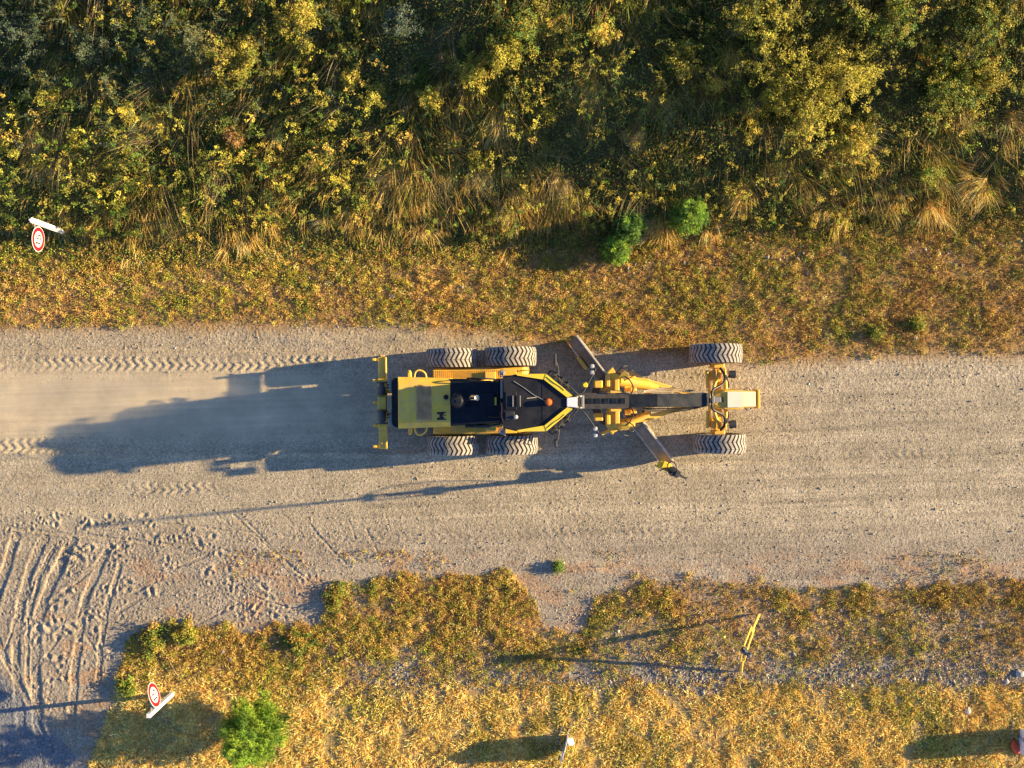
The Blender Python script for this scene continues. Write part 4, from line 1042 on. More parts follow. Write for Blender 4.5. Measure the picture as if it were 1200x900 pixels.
b = MB(); b.tube([(-1.13, .06, 2.25), (-1.05, .10, 2.25), (-.97, .12, 2.2)], .05, 12); P('intake_pipe', b, M['navy'], deck)
for s in (1, -1):
    b = MB(); b.tube([(-1.1, s*.575, 2.05), (-1.08, s*.60, 2.42), (-.32, s*.56, 2.42), (-.30, s*.52, 2.05)], .018); b.tube([(-1.0, s*.59, 2.22), (-.34, s*.55, 2.22)], .014); P('handrail', b, M['black'], deck)
b = MB(); b.box((-.86, -.60, 1.86), (.62, .09, .22), .03); b.box((-.84, -.605, 1.98), (.62, .05, .03), .01); P('side_muffler_box', b, M['black'], deck)
b = MB(); b.box((-.88, -.60, 1.985), (.13, .05, .012), .003); P('yellow_label', b, M['cleanyellow'], deck)
b = MB(); b.box((-.40, .02, 2.16), (.05, .20, .06), .01); P('deck_latch', b, M['cleanyellow'], deck)
b = MB(); b.tube([(-.30, .30, 2.1), (-.26, .2, 2.24), (-.28, .0, 2.2), (-.24, -.16, 2.16), (-.3, -.3, 2.1)], .02); b.tube([(-.36, .34, 2.1), (-.34, .22, 2.2), (-.36, .1, 2.12)], .014); b.tube([(-.6, -.36, 2.1), (-.4, -.38, 2.18), (-.2, -.33, 2.16)], .014); P('deck_hose', b, M['hose'], deck)
# cab
cabpoly = [(-.16, .56), (.74, .60), (1.50, .13), (1.50, -.13), (.74, -.60), (-.16, -.56)]
b = MB(); b.prism([(-.16, .52), (.70, .56), (1.50, .16), (1.50, -.16), (.70, -.56), (-.16, -.52)], 1.12, 1.62, bev=.015)
for (x, y) in cabpoly: b.bar((x*.98, y*.95, 1.6), (x, y, 3.20), .07, .07)
b.box((-.16, 0, 1.8), (.05, 1.0, .4), .01)
cab = P('cab', b, M['black'])
for i in range(len(cabpoly)):
    p, q = Vector(cabpoly[i]), Vector(cabpoly[(i+1) % 6]); d = (q-p); L = d.length; d.normalize(); nn = Vector((d.y, -d.x))
    a = p+d*.05; c = q-d*.05; b = MB()
    b.prism([(a.x, a.y), (c.x, c.y), (c.x-nn.x*.012, c.y-nn.y*.012), (a.x-nn.x*.012, a.y-nn.y*.012)], 1.64, 3.17)
    P('window', b, M['glass'], cab)
b = MB(); b.box((.35, 0, 1.85), (.5, .5, .14), .04); b.box((.08, 0, 2.2), (.14, .48, .65), .05, ry=-.15); P('seat', b, M['black'], cab)
roofp = [(-.20, .60), (.08, .665), (.80, .665), (1.44, .13), (1.50, .10), (1.50, -.10), (1.44, -.13), (.80, -.665), (.08, -.665), (-.20, -.60)]
inn = [(x*.985+.004, y*.965) for x, y in roofp]
b = MB(); b.prism(roofp, 3.17, 3.26); b.prism(roofp, 3.26, 3.285, [(x, y, 3.285) for x, y in inn]); b.box((.72, 0, 3.288), (.02, 1.05, .008), 0); b.box((-.02, .05, 3.30), (.26, .42, .03), .01)
roof = P('cab_roof', b, M['roof'])
for s in (1, -1):
    # raised yellow edge panels: slim side piece and broad diagonal piece
    b = MB(); a = [(.12, s*.672), (.80, s*.672), (.76, s*.535), (.12, s*.640)]; b.prism(a, 3.22, 3.325)
    a = [(.80, s*.672), (1.42, s*.155), (1.29, s*.115), (.755, s*.535)]; b.prism(a, 3.22, 3.333)
    b.tube([(.83, s*.60, 3.34), (.98, s*.47, 3.345), (1.12, s*.39, 3.34), (1.24, s*.28, 3.34)], .009)
    P('roof_side_panel', b, M['cleanyellow'], roof)
b = MB(); b.prism([(1.28, .105), (1.53, .125), (1.53, -.125), (1.28, -.105)], 3.24, 3.325, bev=.012); P('roof_nose_panel', b, M['white'], roof)
b = MB(); b.cyl((.855, .01, 3.285), (.855, .01, 3.325), .085, n=24); b.cyl((.855, .01, 3.325), (.855, .01, 3.42), .082, .07, n=24); b.cyl((.855, .01, 3.42), (.855, .01, 3.44), .07, .03, n=24)
bc = P('beacon', b, M['amber'], roof, smooth=True)
b = MB(); b.tube([(.05, .50, 3.30), (.3, .34, 3.295), (.5, .18, 3.295), (.66, .10, 3.295), (.79, .03, 3.30)], .008); b.tube([(.35, .1, 3.292), (.62, .13, 3.292)], .006); P('beacon_cable', b, M['grey'], roof)
for x in (.02, .19): b = MB(); b.box((x, .04, 3.33), (.022, .26, .04), .005); P('roof_rail', b, M['grey'], roof)
b = MB(); b.cyl((.09, -.33, 3.285), (.09, -.33, 3.36), .03, n=14); b.cyl((.09, -.33, 3.36), (.09, -.33, 3.39), .05, .02, n=14); P('roof_antenna', b, M['lamp'], roof)
b = MB(); b.box((-.05, -.3, 3.31), (.22, .2, .04), .01); P('roof_hatch', b, M['black'], roof)
b = MB(); b.cyl((-.24, .12, 3.20), (-.24, .52, 3.20), .022, n=10); b.box((-.24, .32, 3.23), (.05, .42, .03), .008); P('rear_light_bar', b, M['tan'], roof)
b = MB(); b.tube([(-.24, .0, 3.2), (-.22, -.18, 3.24), (-.25, -.30, 3.22), (-.20, -.42, 3.24), (-.17, -.52, 3.2)], .022); P('rear_cable', b, M['rust'], roof)
for s in (1, -1):
    b = MB(); b.box((-.22, s*.70, 3.05), (.12, .10, .11), .02); b.bar((-.2, s*.5, 3.16), (-.2, s*.72, 3.1), .025, .025); b.tube([(-.14, s*.6, 3.2), (-.3, s*.62, 3.12), (-.34, s*.72, 3.0), (-.16, s*.78, 2.95)], .012)
    P('work_light_rear', b, M['grey'], cab)
    b = MB(); b.box((-.285, s*.70, 3.05), (.012, .085, .085), .004); P('lamp_lens', b, M['lamp'], cab)
    # front corner: struts and lamps
    b = MB(); b.tube([(1.62, s*.10, 3.02), (1.50, s*.24, 3.05), (1.02, s*.72, 3.05), (.92, s*.76, 3.0), (.86, s*.66, 3.0)], .018); 
    P('roof_guard_tube', b, M['black'], cab)
    for (x, y, z) in ((1.0, .62, 3.1), (1.14, .50, 3.08), (1.27, .38, 3.06)):
        b = MB(); b.box((x, s*y, z), (.12, .10, .11), .02, rz=-s*.8); b.cyl((x+.03, s*(y+.04), z), (x+.075, s*(y+.085), z), .045, .052, n=14); b.cyl((x, s*y, z-.12), (x, s*y, z), .015, n=8)
        P('work_light', b, M['black'], cab)
    b = MB(); b.tube([(1.0, s*.60, 3.16), (1.08, s*.60, 3.22), (1.15, s*.48, 3.18), (1.3, s*.42, 3.16), (1.36, s*.3, 3.1)], .010); P('light_cable', b, M['hose'], cab)
    # side mirror
    b = MB(); b.tube([(1.16, s*.56, 2.15), (1.14, s*.86, 2.2), (1.08, s*1.0, 2.22)], .016); b.box((1.06, s*1.02, 2.25), (.07, .32 if s > 0 else .2, .24), .02); P('side_mirror', b, M['black'], cab)
    # long front arm with lamp pair
    b = MB(); e = (2.02, .80) if s > 0 else (2.08, .76)
    b.tube([(1.66, s*.20, 2.75), (1.74, s*.26, 2.75), (e[0], s*e[1], 2.7)], .019); b.cyl((e[0]-.01, s*e[1], 2.60), (e[0]-.01, s*e[1], 2.78), .022, n=10)
    P('mirror_arm', b, M['black'], cab)
    for dy in (.075, -.075):
        b = MB(); b.box((e[0]-.085, s*(e[1]-.03)+dy, 2.66), (.10, .11, .14), .035); P('front_lamp', b, M['lamp'], cab)
b = MB(); b.box((1.68, -.0, 2.9), (.075, .32, .06), .015); b.bar((1.5, .12, 3.0), (1.68, .14, 2.9), .04, .04); b.bar((1.5, -.12, 3.0), (1.68, -.14, 2.9), .04, .04); P('front_light_bracket', b, M['grey'], cab)
b = MB(); b.cyl((1.76, .40, 2.72), (1.76, .40, 2.80), .07, .05, n=16); P('round_lamp', b, M['cleanyellow'], cab, smooth=True)
# front frame
b = MB(); b.side([(.9, 1.05), (1.5, 1.30), (2.2, 1.50), (3.2, 1.62), (4.6, 1.28), (5.15, 1.0), (5.30, .95), (5.30, 1.50), (4.9, 1.60), (3.6, 1.92), (2.2, 1.89), (1.5, 1.80), (.9, 1.6)], -.145, .145, bev=.015)
fr = P('main_frame', b, M['yellow'])
b = MB(); b.prism([(1.62, .20), (2.9, .19), (2.9, -.19), (1.62, -.20)], 1.90, 1.962, [(1.62, .20, 1.93), (2.9, .19, 1.985), (2.9, -.19, 1.985), (1.62, -.20, 1.93)], bev=0)
P('frame_cover', b, M['darksteel'], fr)
b = MB()
for k in range(5): b.box((1.92+k*.205, 0, 1.962+k*.006), (.14, .13, .03), .006)
P('cover_grid', b, M['navy'], fr)
b = MB(); b.side([(2.905, 1.945), (3.6, 1.945), (4.9, 1.625), (4.98, 1.60), (4.99, 1.635), (4.9, 1.66), (3.6, 1.975), (2.905, 1.985)], -.165, .165); P('frame_top_plate', b, M['navy'], fr)
# saddle and lift cylinders
for s in (1, -1):
    b = MB(); b.side([(2.40, 1.55), (2.72, 1.55), (2.70, 2.04), (2.44, 2.04)], s*.20, s*.26)
    b.prism([(2.36, s*.24), (2.70, s*.24), (2.66, s*.62), (2.52, s*.86), (2.38, s*.70)], 1.62, 1.74, bev=.02)
    b.box((2.62, s*.45, 1.78), (.12, .42, .12), .02); b.box((2.40, s*.50, 1.72), (.10, .30, .22), .02)
    P('lift_saddle', b, M['yellow'])
    b = MB(); b.cyl((2.78, s*.62, 2.20), (2.86, s*.66, 1.25), .085, n=20); b.cyl((2.78, s*.62, 2.20), (2.77, s*.615, 2.26), .10, n=20); b.cyl((2.85, s*.66, 1.5), (2.90, s*.68, .95), .04, n=14)
    lc = P('lift_cylinder', b, M['yellow'], smooth=True)
    b = MB(); b.tube([(2.77, s*.60, 2.27), (2.9, s*.5, 2.36), (3.0, s*.3, 2.15), (2.95, s*.17, 1.98)], .018); b.tube([(2.82, s*.72, 2.1), (3.0, s*.78, 2.1), (3.05, s*.62, 1.9), (2.8, s*.5, 1.8)], .014); b.tube([(2.6, s*.7, 1.8), (2.75, s*.85, 1.95), (2.9, s*.88, 1.8)], .014)
    P('hydraulic_hose', b, M['hose'])
    b = MB(); b.cyl((2.85, s*.30, 1.55), (2.98, s*.30, 1.55), .07, n=14); b.box((3.05, s*.27, 1.6), (.16, .12, .14), .02); b.box((2.2, s*.42, 1.3), (.22, .2, .18), .03); b.cyl((2.56, s*.60, 1.74), (2.56, s*.60, 1.82), .05, n=12)
    P('valve_block', b, M['yellow'])
# centre shift cylinder, a fat barrel on each flank
b = MB(); b.cyl((2.75, .48, 1.32), (3.55, .36, 1.22), .135, .12, n=24); b.cyl((3.55, .36, 1.22), (3.75, .32, 1.2), .09, .06, n=18); P('circle_drive', b, M['yellow'], smooth=True)
b = MB(); b.cyl((2.50, -.78, 1.15), (3.50, -.35, 1.25), .085, n=20); b.cyl((2.62, -.73, 1.16), (2.3, -.86, 1.1), .045, n=14); b.cyl((2.75, -.67, 1.17), (2.80, -.65, 1.18), .11, n=20); P('side_shift_cylinder', b, M['yellow'], smooth=True)
# drawbar and circle
b = MB()
for s in (1, -1): b.bar((2.55, s*.60, 1.02), (3.55, s*.46, 1.02), .15, .16, .02); b.bar((3.5, s*.47, 1.02), (4.75, s*.09, .98), .13, .15, .02)
b.box((2.55, 0, 1.02), (.20, 1.3, .16), .02); b.box((3.5, 0, 1.02), (.15, .95, .14), .02); b.cyl((4.68, 0, .98), (4.92, 0, .98), .11, n=18); b.box((3.0, .55, 1.14), (.34, .14, .1), .02); b.box((2.9, -.60, 1.14), (.5, .16, .1), .02)
P('drawbar', b, M['yellow'])
b = MB(); cx = 2.84; n = 48
ring = [[b.bm.verts.new((cx+r*math.cos(2*PI*k/n), r*math.sin(2*PI*k/n), z)) for (r, z) in ((.62, .82), (.62, .93), (.80, .93), (.80, .82))] for k in range(n)]
for k in range(n):
    A, B2 = ring[k], ring[(k+1) % n]
    for j in range(4): b.bm.faces.new((A[j], A[(j+1) % 4], B2[(j+1) % 4], B2[j]))
bmesh.ops.recalc_face_normals(b.bm, faces=b.bm.faces[:])
P('blade_circle', b, M['darksteel'])
# moldboard: C section swept along the blade, open towards the front right
bl = empty('blade_assembly_tmp'); bpy.data.objects.remove(bl)
bd = Vector((.603, -.798)); bn = Vector((.798, .603)); bc0 = Vector((2.84, -.04)); HLn = 2.06
prof = []
for k in range(13):
    t = k/12; a = math.radians(-62+t*128)       # bottom to top
    prof.append((-.40*math.cos(a)+.30, .42+.40*math.sin(a)*.98))
b = MB(); rows = []
for off in (0, -.022):
    rows.append([[b.bm.verts.new((bc0.x+bd.x*u+bn.x*(p[0]+off), bc0.y+bd.y*u+bn.y*(p[0]+off), p[1])) for p in prof] for u in np.linspace(-HLn, HLn, 9)])
for r_, flip in ((rows[0], 0), (rows[1], 1)):
    for A, B2 in zip(r_[:-1], r_[1:]):
        for j in range(12): b.bm.faces.new((A[j], A[j+1], B2[j+1], B2[j])).smooth = True
for e in (0, -1):
    for j in range(12): b.bm.faces.new((rows[0][e][j], rows[0][e][j+1], rows[1][e][j+1], rows[1][e][j]))
for j in (0, 12):
    for k in range(8): b.bm.faces.new((rows[0][k][j], rows[0][k+1][j], rows[1][k+1][j], rows[1][k][j]))
bmesh.ops.recalc_face_normals(b.bm, faces=b.bm.faces[:])
blade = P('blade', b, M['steel'])
def bp(u, v, z): return (bc0.x+bd.x*u+bn.x*v, bc0.y+bd.y*u+bn.y*v, z)
b = MB(); b.bar(bp(-HLn, prof[0][0]+.06, .045), bp(HLn, prof[0][0]+.06, .045), .12, .03); P('cutting_edge', b, M['edge'], blade)
b = MB(); b.bar(bp(-HLn, prof[12][0]-.01, prof[12][1]+.01), bp(HLn, prof[12][0]-.01, prof[12][1]+.01), .045, .03); b.bar(bp(-1.9, -.13, .45), bp(1.9, -.13, .45), .05, .07); P('blade_rail', b, M['edge'], blade)
b = MB()
for u in (-.55, .55): b.bar(bp(u, -.16, .3), bp(u, -.14, .9), .14, .10, .02)
b.bar(bp(-1.6, -.17, .52), bp(-1.2, -.17, .52), .09, .12, .02); P('blade_bracket', b, M['yellow'], blade)
# rough dirt riding on the toe of the blade
b = MB()
rr = random.Random(4)
# mast bracket at the heel end
b.box((0, 0, 0), (.30, .17, .20), .03); b.box((.02, .02, .12), (.18, .20, .05), .02); b.box((-.02, -.08, -.12), (.34, .05, .34), .01); b.box((.12, .0, .08), (.10, .22, .09), .02)
e = bp(2.03, .10, 0)
mb_ = P('mast_bracket', b, M['cleanyellow'], blade); mb_.location = (3.93, -1.72, .86); mb_.rotation_euler = (0, 0, -.42)
mx, my = 4.02, -1.80
b = MB(); b.cyl((mx, my, .80), (mx+.01, my, 1.62), .06, n=14); b.cyl((mx, my, .95), (mx, my, 1.05), .06, n=14); b.box((mx-.02, my, .9), (.12, .1, .12), .02)
b.cyl((mx+.01, my, 1.60), (mx+.01, my, 1.72), .12, .11, n=18); b.cyl((mx+.01, my, 2.10), (mx+.01, my, 2.16), .10, n=18)
for k in range(3):
    a = k*2.094+.5; b.cyl((mx+.01+.09*math.cos(a), my+.09*math.sin(a), 1.70), (mx+.01+.08*math.cos(a), my+.08*math.sin(a), 2.12), .016, n=8)
b.cyl((mx+.01, my, 1.72), (mx+.01, my, 2.0), .03, n=10); b.cyl((mx+.01, my, 2.14), (mx+.01, my, 2.24), .035, n=12)
P('sensor_mast', b, M['black'])
b = MB(); b.cyl((mx+.01, my, 2.2), (mx-.04, my+.03, 3.3), .034, n=10); b.cyl((mx-.04, my+.03, 3.25), (mx-.07, my+.05, 4.0), .028, n=10); b.cyl((mx-.07, my+.05, 4.0), (mx-.07, my+.05, 4.16), .05, n=12); P('mast_pole', b, M['tan'])
b = MB(); b.tube([(mx, my+.02, 1.1), (mx-.10, my+.16, 1.35), (mx-.02, my+.28, 1.75), (mx+.02, my+.22, 2.05), (mx+.02, my+.03, 2.18)], .013); b.tube([(mx-.05, my+.03, .98), (mx-.15, my+.02, 1.08), (mx-.22, my-.04, .98)], .014); P('mast_cable', b, M['hose'])
b = MB(); b.box((mx+.04, my-.01, 1.0), (.12, .10, .10), .02); b.cyl((mx+.08, my+.03, 1.0), (mx+.16, my+.06, 1.0), .025, n=10); b.cyl((mx+.08, my-.05, 1.02), (mx+.17, my-.04, 1.02), .025, n=10); P('sensor_connector', b, M['black'])
# front axle
b = MB(); b.box((5.36, 0, .74), (.20, 1.74, .20), .03); b.box((5.36, .0, .60), (.16, .6, .2), .03)
b.cyl((5.14, -.72, .80), (5.14, .72, .80), .035, n=12)
for s in (1, -1): b.box((5.36, s*.86, .72), (.30, .12, .50), .03); b.box((5.22, s*.62, .88), (.14, .26, .10), .02); b.cyl((5.36, s*.5, .86), (5.36, s*.5, .96), .05, n=12); b.box((5.36, s*.66, .93), (.08, .22, .12), .02)
ax = P('front_axle', b, M['yellow'])
for s in (1, -1):
    b = MB(); b.cyl((5.54, s*.16, .92), (5.54, s*.52, .88), .055, n=16); b.cyl((5.54, s*.5, .88), (5.54, s*.80, .84), .028, n=12); P('steering_cylinder', b, M['yellow'], smooth=True)
    b = MB(); b.cyl((5.06, s*.30, .98), (5.06, s*.74, .88), .045, n=14); b.cyl((5.20, s*.30, 1.05), (5.34, s*.66, .98), .04, n=12); P('wheel_lean_cylinder', b, M['yellow'], smooth=True)
    b = MB(); b.tube([(5.02, s*.03, 1.72), (5.0, s*.14, 1.74), (5.04, s*.26, 1.66), (5.30, s*.36, 1.5), (5.42, s*.46, 1.35), (5.46, s*.66, 1.15), (5.38, s*.80, 1.0)], .032, 10); b.tube([(5.50, s*.32, 1.4), (5.54, s*.45, 1.2), (5.52, s*.62, 1.0)], .018); P('front_hose', b, M['hose'])
    b = MB(); b.cyl((5.58, s*.64, 1.12), (5.74, s*.64, 1.12), .095, .10, n=20); b.bar((5.48, s*.5, 1.2), (5.60, s*.62, 1.14), .04, .04); hl = P('headlight', b, M['black'], smooth=True)
    b = MB(); b.cyl((5.735, s*.64, 1.12), (5.75, s*.64, 1.12), .085, n=20); P('lens', b, M['lamp'], hl)
    b = MB()
    for k in range(3): b.tube([(3.3, s*(.20+.02*k), 1.72), (3.9, s*(.22+.05*k), 1.55-.05*k), (4.5, s*(.2+.03*k), 1.42), (5.0, s*.14, 1.38)], .014)
    P('frame_hose', b, M['tan'] if s > 0 else M['hose'])
b = MB(); b.box((5.04, .0, 1.735), (.07, .20, .06), .012); b.box((5.17, .0, 1.66), (.16, .13, .05), .01); P('hose_clamp', b, M['grey'])
b = MB(); b.prism([(5.06, .17), (5.34, .26), (5.84, .26), (5.84, -.26), (5.34, -.26), (5.06, -.17)], .95, 1.60, [(5.10, .14, 1.56), (5.36, .235, 1.62), (5.82, .235, 1.60), (5.82, -.235, 1.60), (5.36, -.235, 1.62), (5.10, -.14, 1.56)], bev=.018)
nb_ = P('front_bolster', b, M['yellow'])
b = MB(); b.prism([(5.42, .20), (5.80, .20), (5.80, -.20), (5.42, -.20)], 1.615, 1.635, bev=.005); P('bolster_top_plate', b, M['palecream'], nb_)
b = MB(); b.box((5.25, 0, 1.63), (.17, .12, .03), .006); P('cover_pad', b, M['navy'], nb_)
b = MB(); b.box((6.07, 0, 1.02), (.38, .44, .40), .03); pb = P('push_block', b, M['yellow'])
b = MB(); b.box((6.07, 0, 1.222), (.33, .38, .02), .006); P('block_top_plate', b, M['palecream'], pb)
b = MB(); b.box((6.315, 0, .98), (.06, .50, .52), .012); P('push_plate', b, M['yellow'], pb)
for s in (1, -1):
    b = MB(); b.tube([(5.98, s*.20, 1.1), (6.02, s*.29, 1.14), (6.12, s*.29, 1.14), (6.14, s*.20, 1.1)], .022); P('tie_down', b, M['tan'], pb)

# ------------------------------------------------------------------ round 15 signs
def round_sign(base_px, lean, side, rz, label, h=1.70, disc_dx=0.0):
    x, y = W(*base_px); z0 = float(ground_z(x, y)); x, y = W(*base_px, z0)
    root = empty('speed_sign', (x, y, z0)); tag(root, label, 'road sign', 'round speed signs')
    b = MB(); L = Vector((lean[0], lean[1], h))
    b.bar((0, 0, -.1), tuple(L), .105, .105, .008); P('post', b, M['white'], root)
    c = Vector((lean[0]+disc_dx+.045, lean[1]+side*.44, h-.27))
    R = .305; b = MB(); b.cyl((-.004, 0, 0), (.004, 0, 0), R+.012, n=48); d = b.build('sign_disc', M['white'], root, loc=tuple(c)); d.rotation_euler = (0, 0, rz)
    # red ring
    b = MB(); n = 48
    ri = [[b.bm.verts.new((xx, r*math.cos(2*PI*k/n), r*math.sin(2*PI*k/n))) for (r, xx) in ((R*.66, .0065), (R*.99, .0065), (R*.99, .0045), (R*.66, .0045))] for k in range(n)]
    for k in range(n):
        A, B2 = ri[k], ri[(k+1) % n]
        for j in range(4): b.bm.faces.new((A[j], A[(j+1) % 4], B2[(j+1) % 4], B2[j]))
    bmesh.ops.recalc_face_normals(b.bm, faces=b.bm.faces[:])
    b.build('red_ring', M['red'], d)
    # numerals 15: seen from +x, right hand is +y
    b = MB(); t = .006
    def st(y0, z0_, y1, z1): b.box((t, (y0+y1)/2, (z0_+z1)/2), (.003, abs(y1-y0), abs(z1-z0_)), 0)
    st(-.115, -.12, -.075, .12); st(-.145, .06, -.115, .095)
    st(.0, .085, .13, .12); st(.0, .0, .036, .085); st(.0, -.01, .11, .026); st(.09, -.10, .13, .015); st(-.005, -.12, .11, -.085); st(-.005, -.09, .03, -.055)
    b.build('numerals', M['ink'], d)
    b = MB()
    for zz in (.12, -.12): b.bar((lean[0]*.9+.0, lean[1]*.9, h-.27+zz), (c.x-.012, c.y-side*.15, c.z+zz), .03, .03)
    P('bracket', b, M['grey'], root)
    return root
round_sign((75, 272), (-.02, .03), -1, -.06, 'round red-ringed 15 sign on white post below the bank, upper left')
round_sign((203, 812), (0, -.01), 1, .33, 'round red-ringed 15 sign on white post in the grass, lower left', h=1.75)

# ------------------------------------------------------------------ survey tripod
hx, hy = 5.87, -6.72
zt = float(ground_z(hx, hy))
root = empty('survey_tripod', (hx, hy, zt)); tag(root, 'yellow survey tripod carrying a blue-grey instrument on the lower verge', 'tripod')
for i, fp in enumerate(((826, 730), (888, 719), (867, 785))):
    fx, fy = W(*fp); fz = float(ground_z(fx, fy)) - zt; fx -= hx; fy -= hy
    top = Vector((fx*.06, fy*.06, 1.42)); ft = Vector((fx, fy, fz)); d = (ft-top); sd_ = Vector((-d.y, d.x, 0)).normalized()
    mid = top+d*.55
    b = MB()
    for s in (1, -1): b.cyl(tuple(top+sd_*.065*s), tuple(mid+sd_*.055*s), .024, n=10)
    b.cyl(tuple(mid-d*.10), tuple(ft+Vector((0, 0, .10))), .036, n=10); lg = b.build('tripod_leg', M['legyellow'], root)
    b = MB(); b.box(tuple(mid), (.07, .07, .05), .01); b.cyl(tuple(ft+Vector((0, 0, .10))), tuple(ft-Vector((0, 0, .05))), .018, .004, n=8); b.build('leg_clamp', M['black'], lg)
b = MB(); b.cyl((0, 0, 1.40), (0, 0, 1.47), .085, n=20); b.build('tripod_head', M['legyellow'], root)
root2 = empty('survey_instrument', (hx, hy, zt+1.47)); tag(root2, 'blue-grey surveying instrument mounted on top of the yellow tripod', 'instrument')
b = MB(); b.cyl((0, 0, .002), (0, 0, .06), .08, .065, n=18); b.box((-.075, .02, .19), (.05, .12, .26), .02, rz=-.8); b.box((.055, -.05, .19), (.05, .12, .26), .02, rz=-.8); b.box((-.01, -.015, .09), (.17, .13, .06), .02, rz=-.8)
o = b.build('instrument_body', M['blue'], root2)
b = MB(); b.cyl((-.10, .09, .21), (.09, -.10, .21), .055, .048, n=18); b.build('telescope', M['black'], root2)
b = MB(); b.cyl((.075, -.085, .21), (.10, -.112, .21), .042, n=18); b.build('lens_glass', M['lamp'], root2)
b = MB(); b.tube([(-.08, .03, .31), (-.06, .02, .36), (.05, -.05, .36), (.06, -.05, .31)], .012); b.build('carry_handle', M['black'], root2)

# ------------------------------------------------------------------ temporary boards in the dry grass
def temp_board(px, py, rz, label, bag=False, lean=.10, face='white'):
    x, y = W(px, py); z0 = float(ground_z(x, y))
    root = empty('sign_board', (x, y, z0), rz); tag(root, label, 'sign board', 'low sign boards in the dry grass')
    # board plane is local yz, facing +x, small backward lean
    pts = [(-.20, .03), (-.20, .13), (-.24, .16), (-.26, .68), (-.02, .84), (.14, .90), (.30, .80), (.36, .72), (.43, .18), (.36, .15), (.24, .10), (.22, .03)]
    b = MB(); lo = []
    n = len(pts); A = [b.bm.verts.new((-lean*z, -y_, z)) for y_, z in pts]; B2 = [b.bm.verts.new((-lean*z-.014, -y_, z)) for y_, z in pts]
    b.bm.faces.new(A); b.bm.faces.new(B2[::-1])
    for i in range(n): b.bm.faces.new((A[i], A[(i+1) % n], B2[(i+1) % n], B2[i]))
    bmesh.ops.recalc_face_normals(b.bm, faces=b.bm.faces[:])
    P('board', b, M['fabric'] if face == 'white' else M['grey'], root)
    b = MB(); b.bar((-.02, .55, .03), (-.02, -.5, .03), .035, .035); b.bar((-.22, .45, .03), (-.22, -.3, .03), .035, .035); b.bar((-.01, .0, .04), (-lean*.85-.03, 0, .84), .03, .03); b.bar((-.22, .0, .04), (-lean*.8-.04, 0, .70), .02, .02)
    P('stand', b, M['grey'], root)
    return root
temp_board(663, 868, -.30, 'low white board seen edge-on in the dry grass at the bottom centre')
b = MB(); b.box((0, 0, .05), (.16, .20, .09), .035, rz=.3)
o = b.build('weight_bag', M['white']); x, y = W(668.5, 867); o.location = (x, y, float(ground_z(x, y))+.02); tag(o, 'small white weight bag at the foot of the edge-on board', 'bag')
temp_board(1193, 861, -.1, 'low white board at the right edge above an orange weight bag', bag=True)
def bag(px, py, rz, lab):
    b = bmesh.new(); bmesh.ops.create_uvsphere(b, u_segments=20, v_segments=12, radius=1)
    for v in b.verts:
        q = 1+.12*math.sin(v.co.x*5+v.co.y*3); v.co = Vector((v.co.x*.20*q, v.co.y*.12*q, max(-.5, v.co.z)*.11))
    me = bpy.data.meshes.new('weight_bag'); b.to_mesh(me); b.free(); me.materials.append(M['orange'])
    for p in me.polygons: p.use_smooth = True
    o = link(me, 'weight_bag'); x, y = W(px, py); o.location = (x, y, float(ground_z(x, y))+.055); o.rotation_euler = (0, 0, rz); tag(o, lab, 'bag')
bag(1188, 874, -1.1, 'orange-red weight bag at the foot of the right-edge board, left one')
bag(1198, 875, -1.0, 'orange-red weight bag cut by the right edge of the photo')

# ------------------------------------------------------------------ dead branches
def twig(pts, r, label):
    b = MB(); q = []
    for i, (px, py, z) in enumerate(pts):
        x, y = W(px, py); q.append((x, y, float(ground_z(x, y))+z))
    b.tube(q, r, 6)
    o = b.build('branch', M['wood']); tag(o, label, 'branch')
twig([(188, 757, .04), (200, 773, .08), (208, 788, .10), (214, 794, .05)], .013, 'thin bare branch lying in weeds above the lower left sign')
twig([(208, 801, .05), (222, 793, .1), (234, 787, .06)], .015, 'short bare branch right of the lower left sign disc')

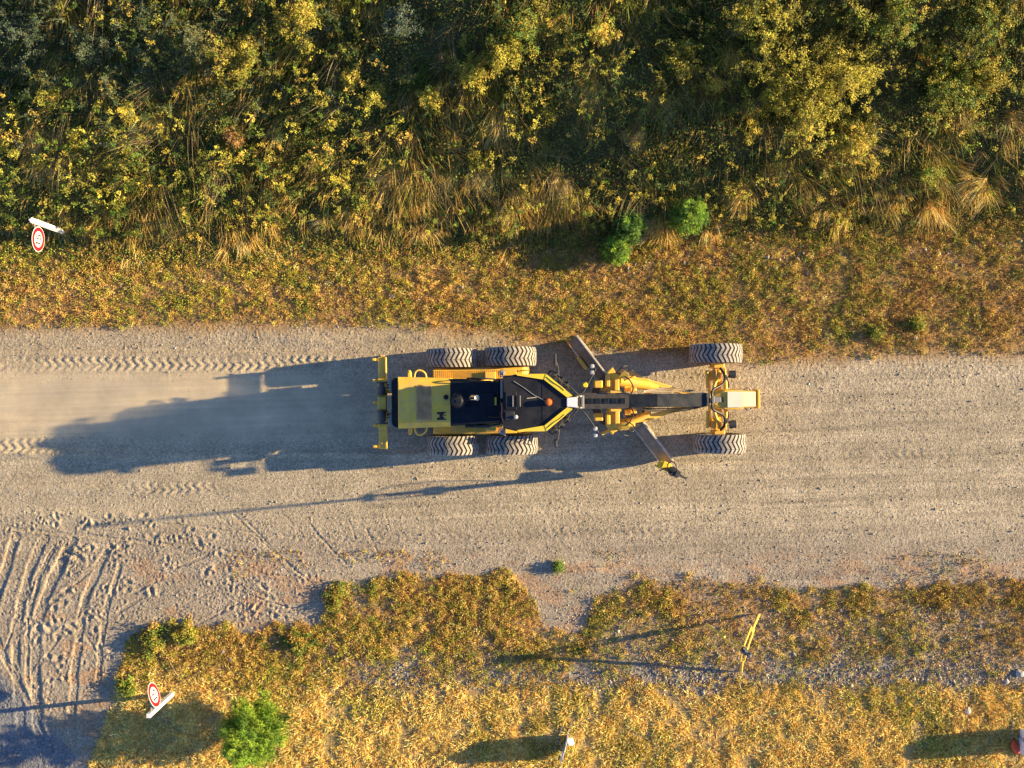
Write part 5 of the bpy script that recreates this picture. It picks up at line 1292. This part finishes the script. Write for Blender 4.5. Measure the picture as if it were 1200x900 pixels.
# ------------------------------------------------------------------ dust drifting behind the grader
def dust():
    m = bpy.data.materials.new('road_dust'); m.use_nodes = True
    n = m.node_tree.nodes; l = m.node_tree.links; n.clear()
    out = n.new('ShaderNodeOutputMaterial'); v = n.new('ShaderNodeVolumePrincipled')
    v.inputs['Color'].default_value = (.97, .91, .80, 1); v.inputs['Anisotropy'].default_value = 0.0
    tc = n.new('ShaderNodeTexCoord')
    # density = radial falloff of a flattened ellipsoid * noise
    mp = n.new('ShaderNodeMapping'); l.new(tc.outputs['Object'], mp.inputs['Vector'])
    ln = n.new('ShaderNodeVectorMath'); ln.operation = 'LENGTH'; l.new(mp.outputs[0], ln.inputs[0])
    mr = n.new('ShaderNodeMapRange'); mr.interpolation_type = 'SMOOTHSTEP'; mr.inputs[1].default_value = .15; mr.inputs[2].default_value = 1.0; mr.inputs[3].default_value = 1; mr.inputs[4].default_value = 0
    l.new(ln.outputs['Value'], mr.inputs[0])
    mp2 = n.new('ShaderNodeMapping'); mp2.inputs['Scale'].default_value = (2.2, 1.2, .6); l.new(tc.outputs['Object'], mp2.inputs['Vector'])
    nz = n.new('ShaderNodeTexNoise'); nz.inputs['Scale'].default_value = 1.6; nz.inputs['Detail'].default_value = 3; l.new(mp2.outputs[0], nz.inputs['Vector'])
    mr2 = n.new('ShaderNodeMapRange'); mr2.inputs[1].default_value = .3; mr2.inputs[2].default_value = .75; mr2.inputs[3].default_value = .25; mr2.inputs[4].default_value = 1.3; l.new(nz.outputs[0], mr2.inputs[0])
    mu = n.new('ShaderNodeMath'); mu.operation = 'MULTIPLY'; l.new(mr.outputs[0], mu.inputs[0]); l.new(mr2.outputs[0], mu.inputs[1])
    m3 = n.new('ShaderNodeMath'); m3.operation = 'MULTIPLY'; l.new(mu.outputs[0], m3.inputs[0]); m3.inputs[1].default_value = DUST_DENS
    l.new(m3.outputs[0], v.inputs['Density']); l.new(v.outputs[0], out.inputs['Volume'])
    b = bmesh.new(); bmesh.ops.create_icosphere(b, subdivisions=3, radius=1)
    me = bpy.data.meshes.new('dust_cloud'); b.to_mesh(me); b.free(); me.materials.append(m)
    o = link(me, 'dust_cloud'); o.location = (-10.2, -.55, 0); o.scale = (7.2, 1.5, .6)
    tag(o, 'pale dust hanging over the gravel road behind the grader', 'dust', kind='stuff')
DUST_DENS = .70
dust()
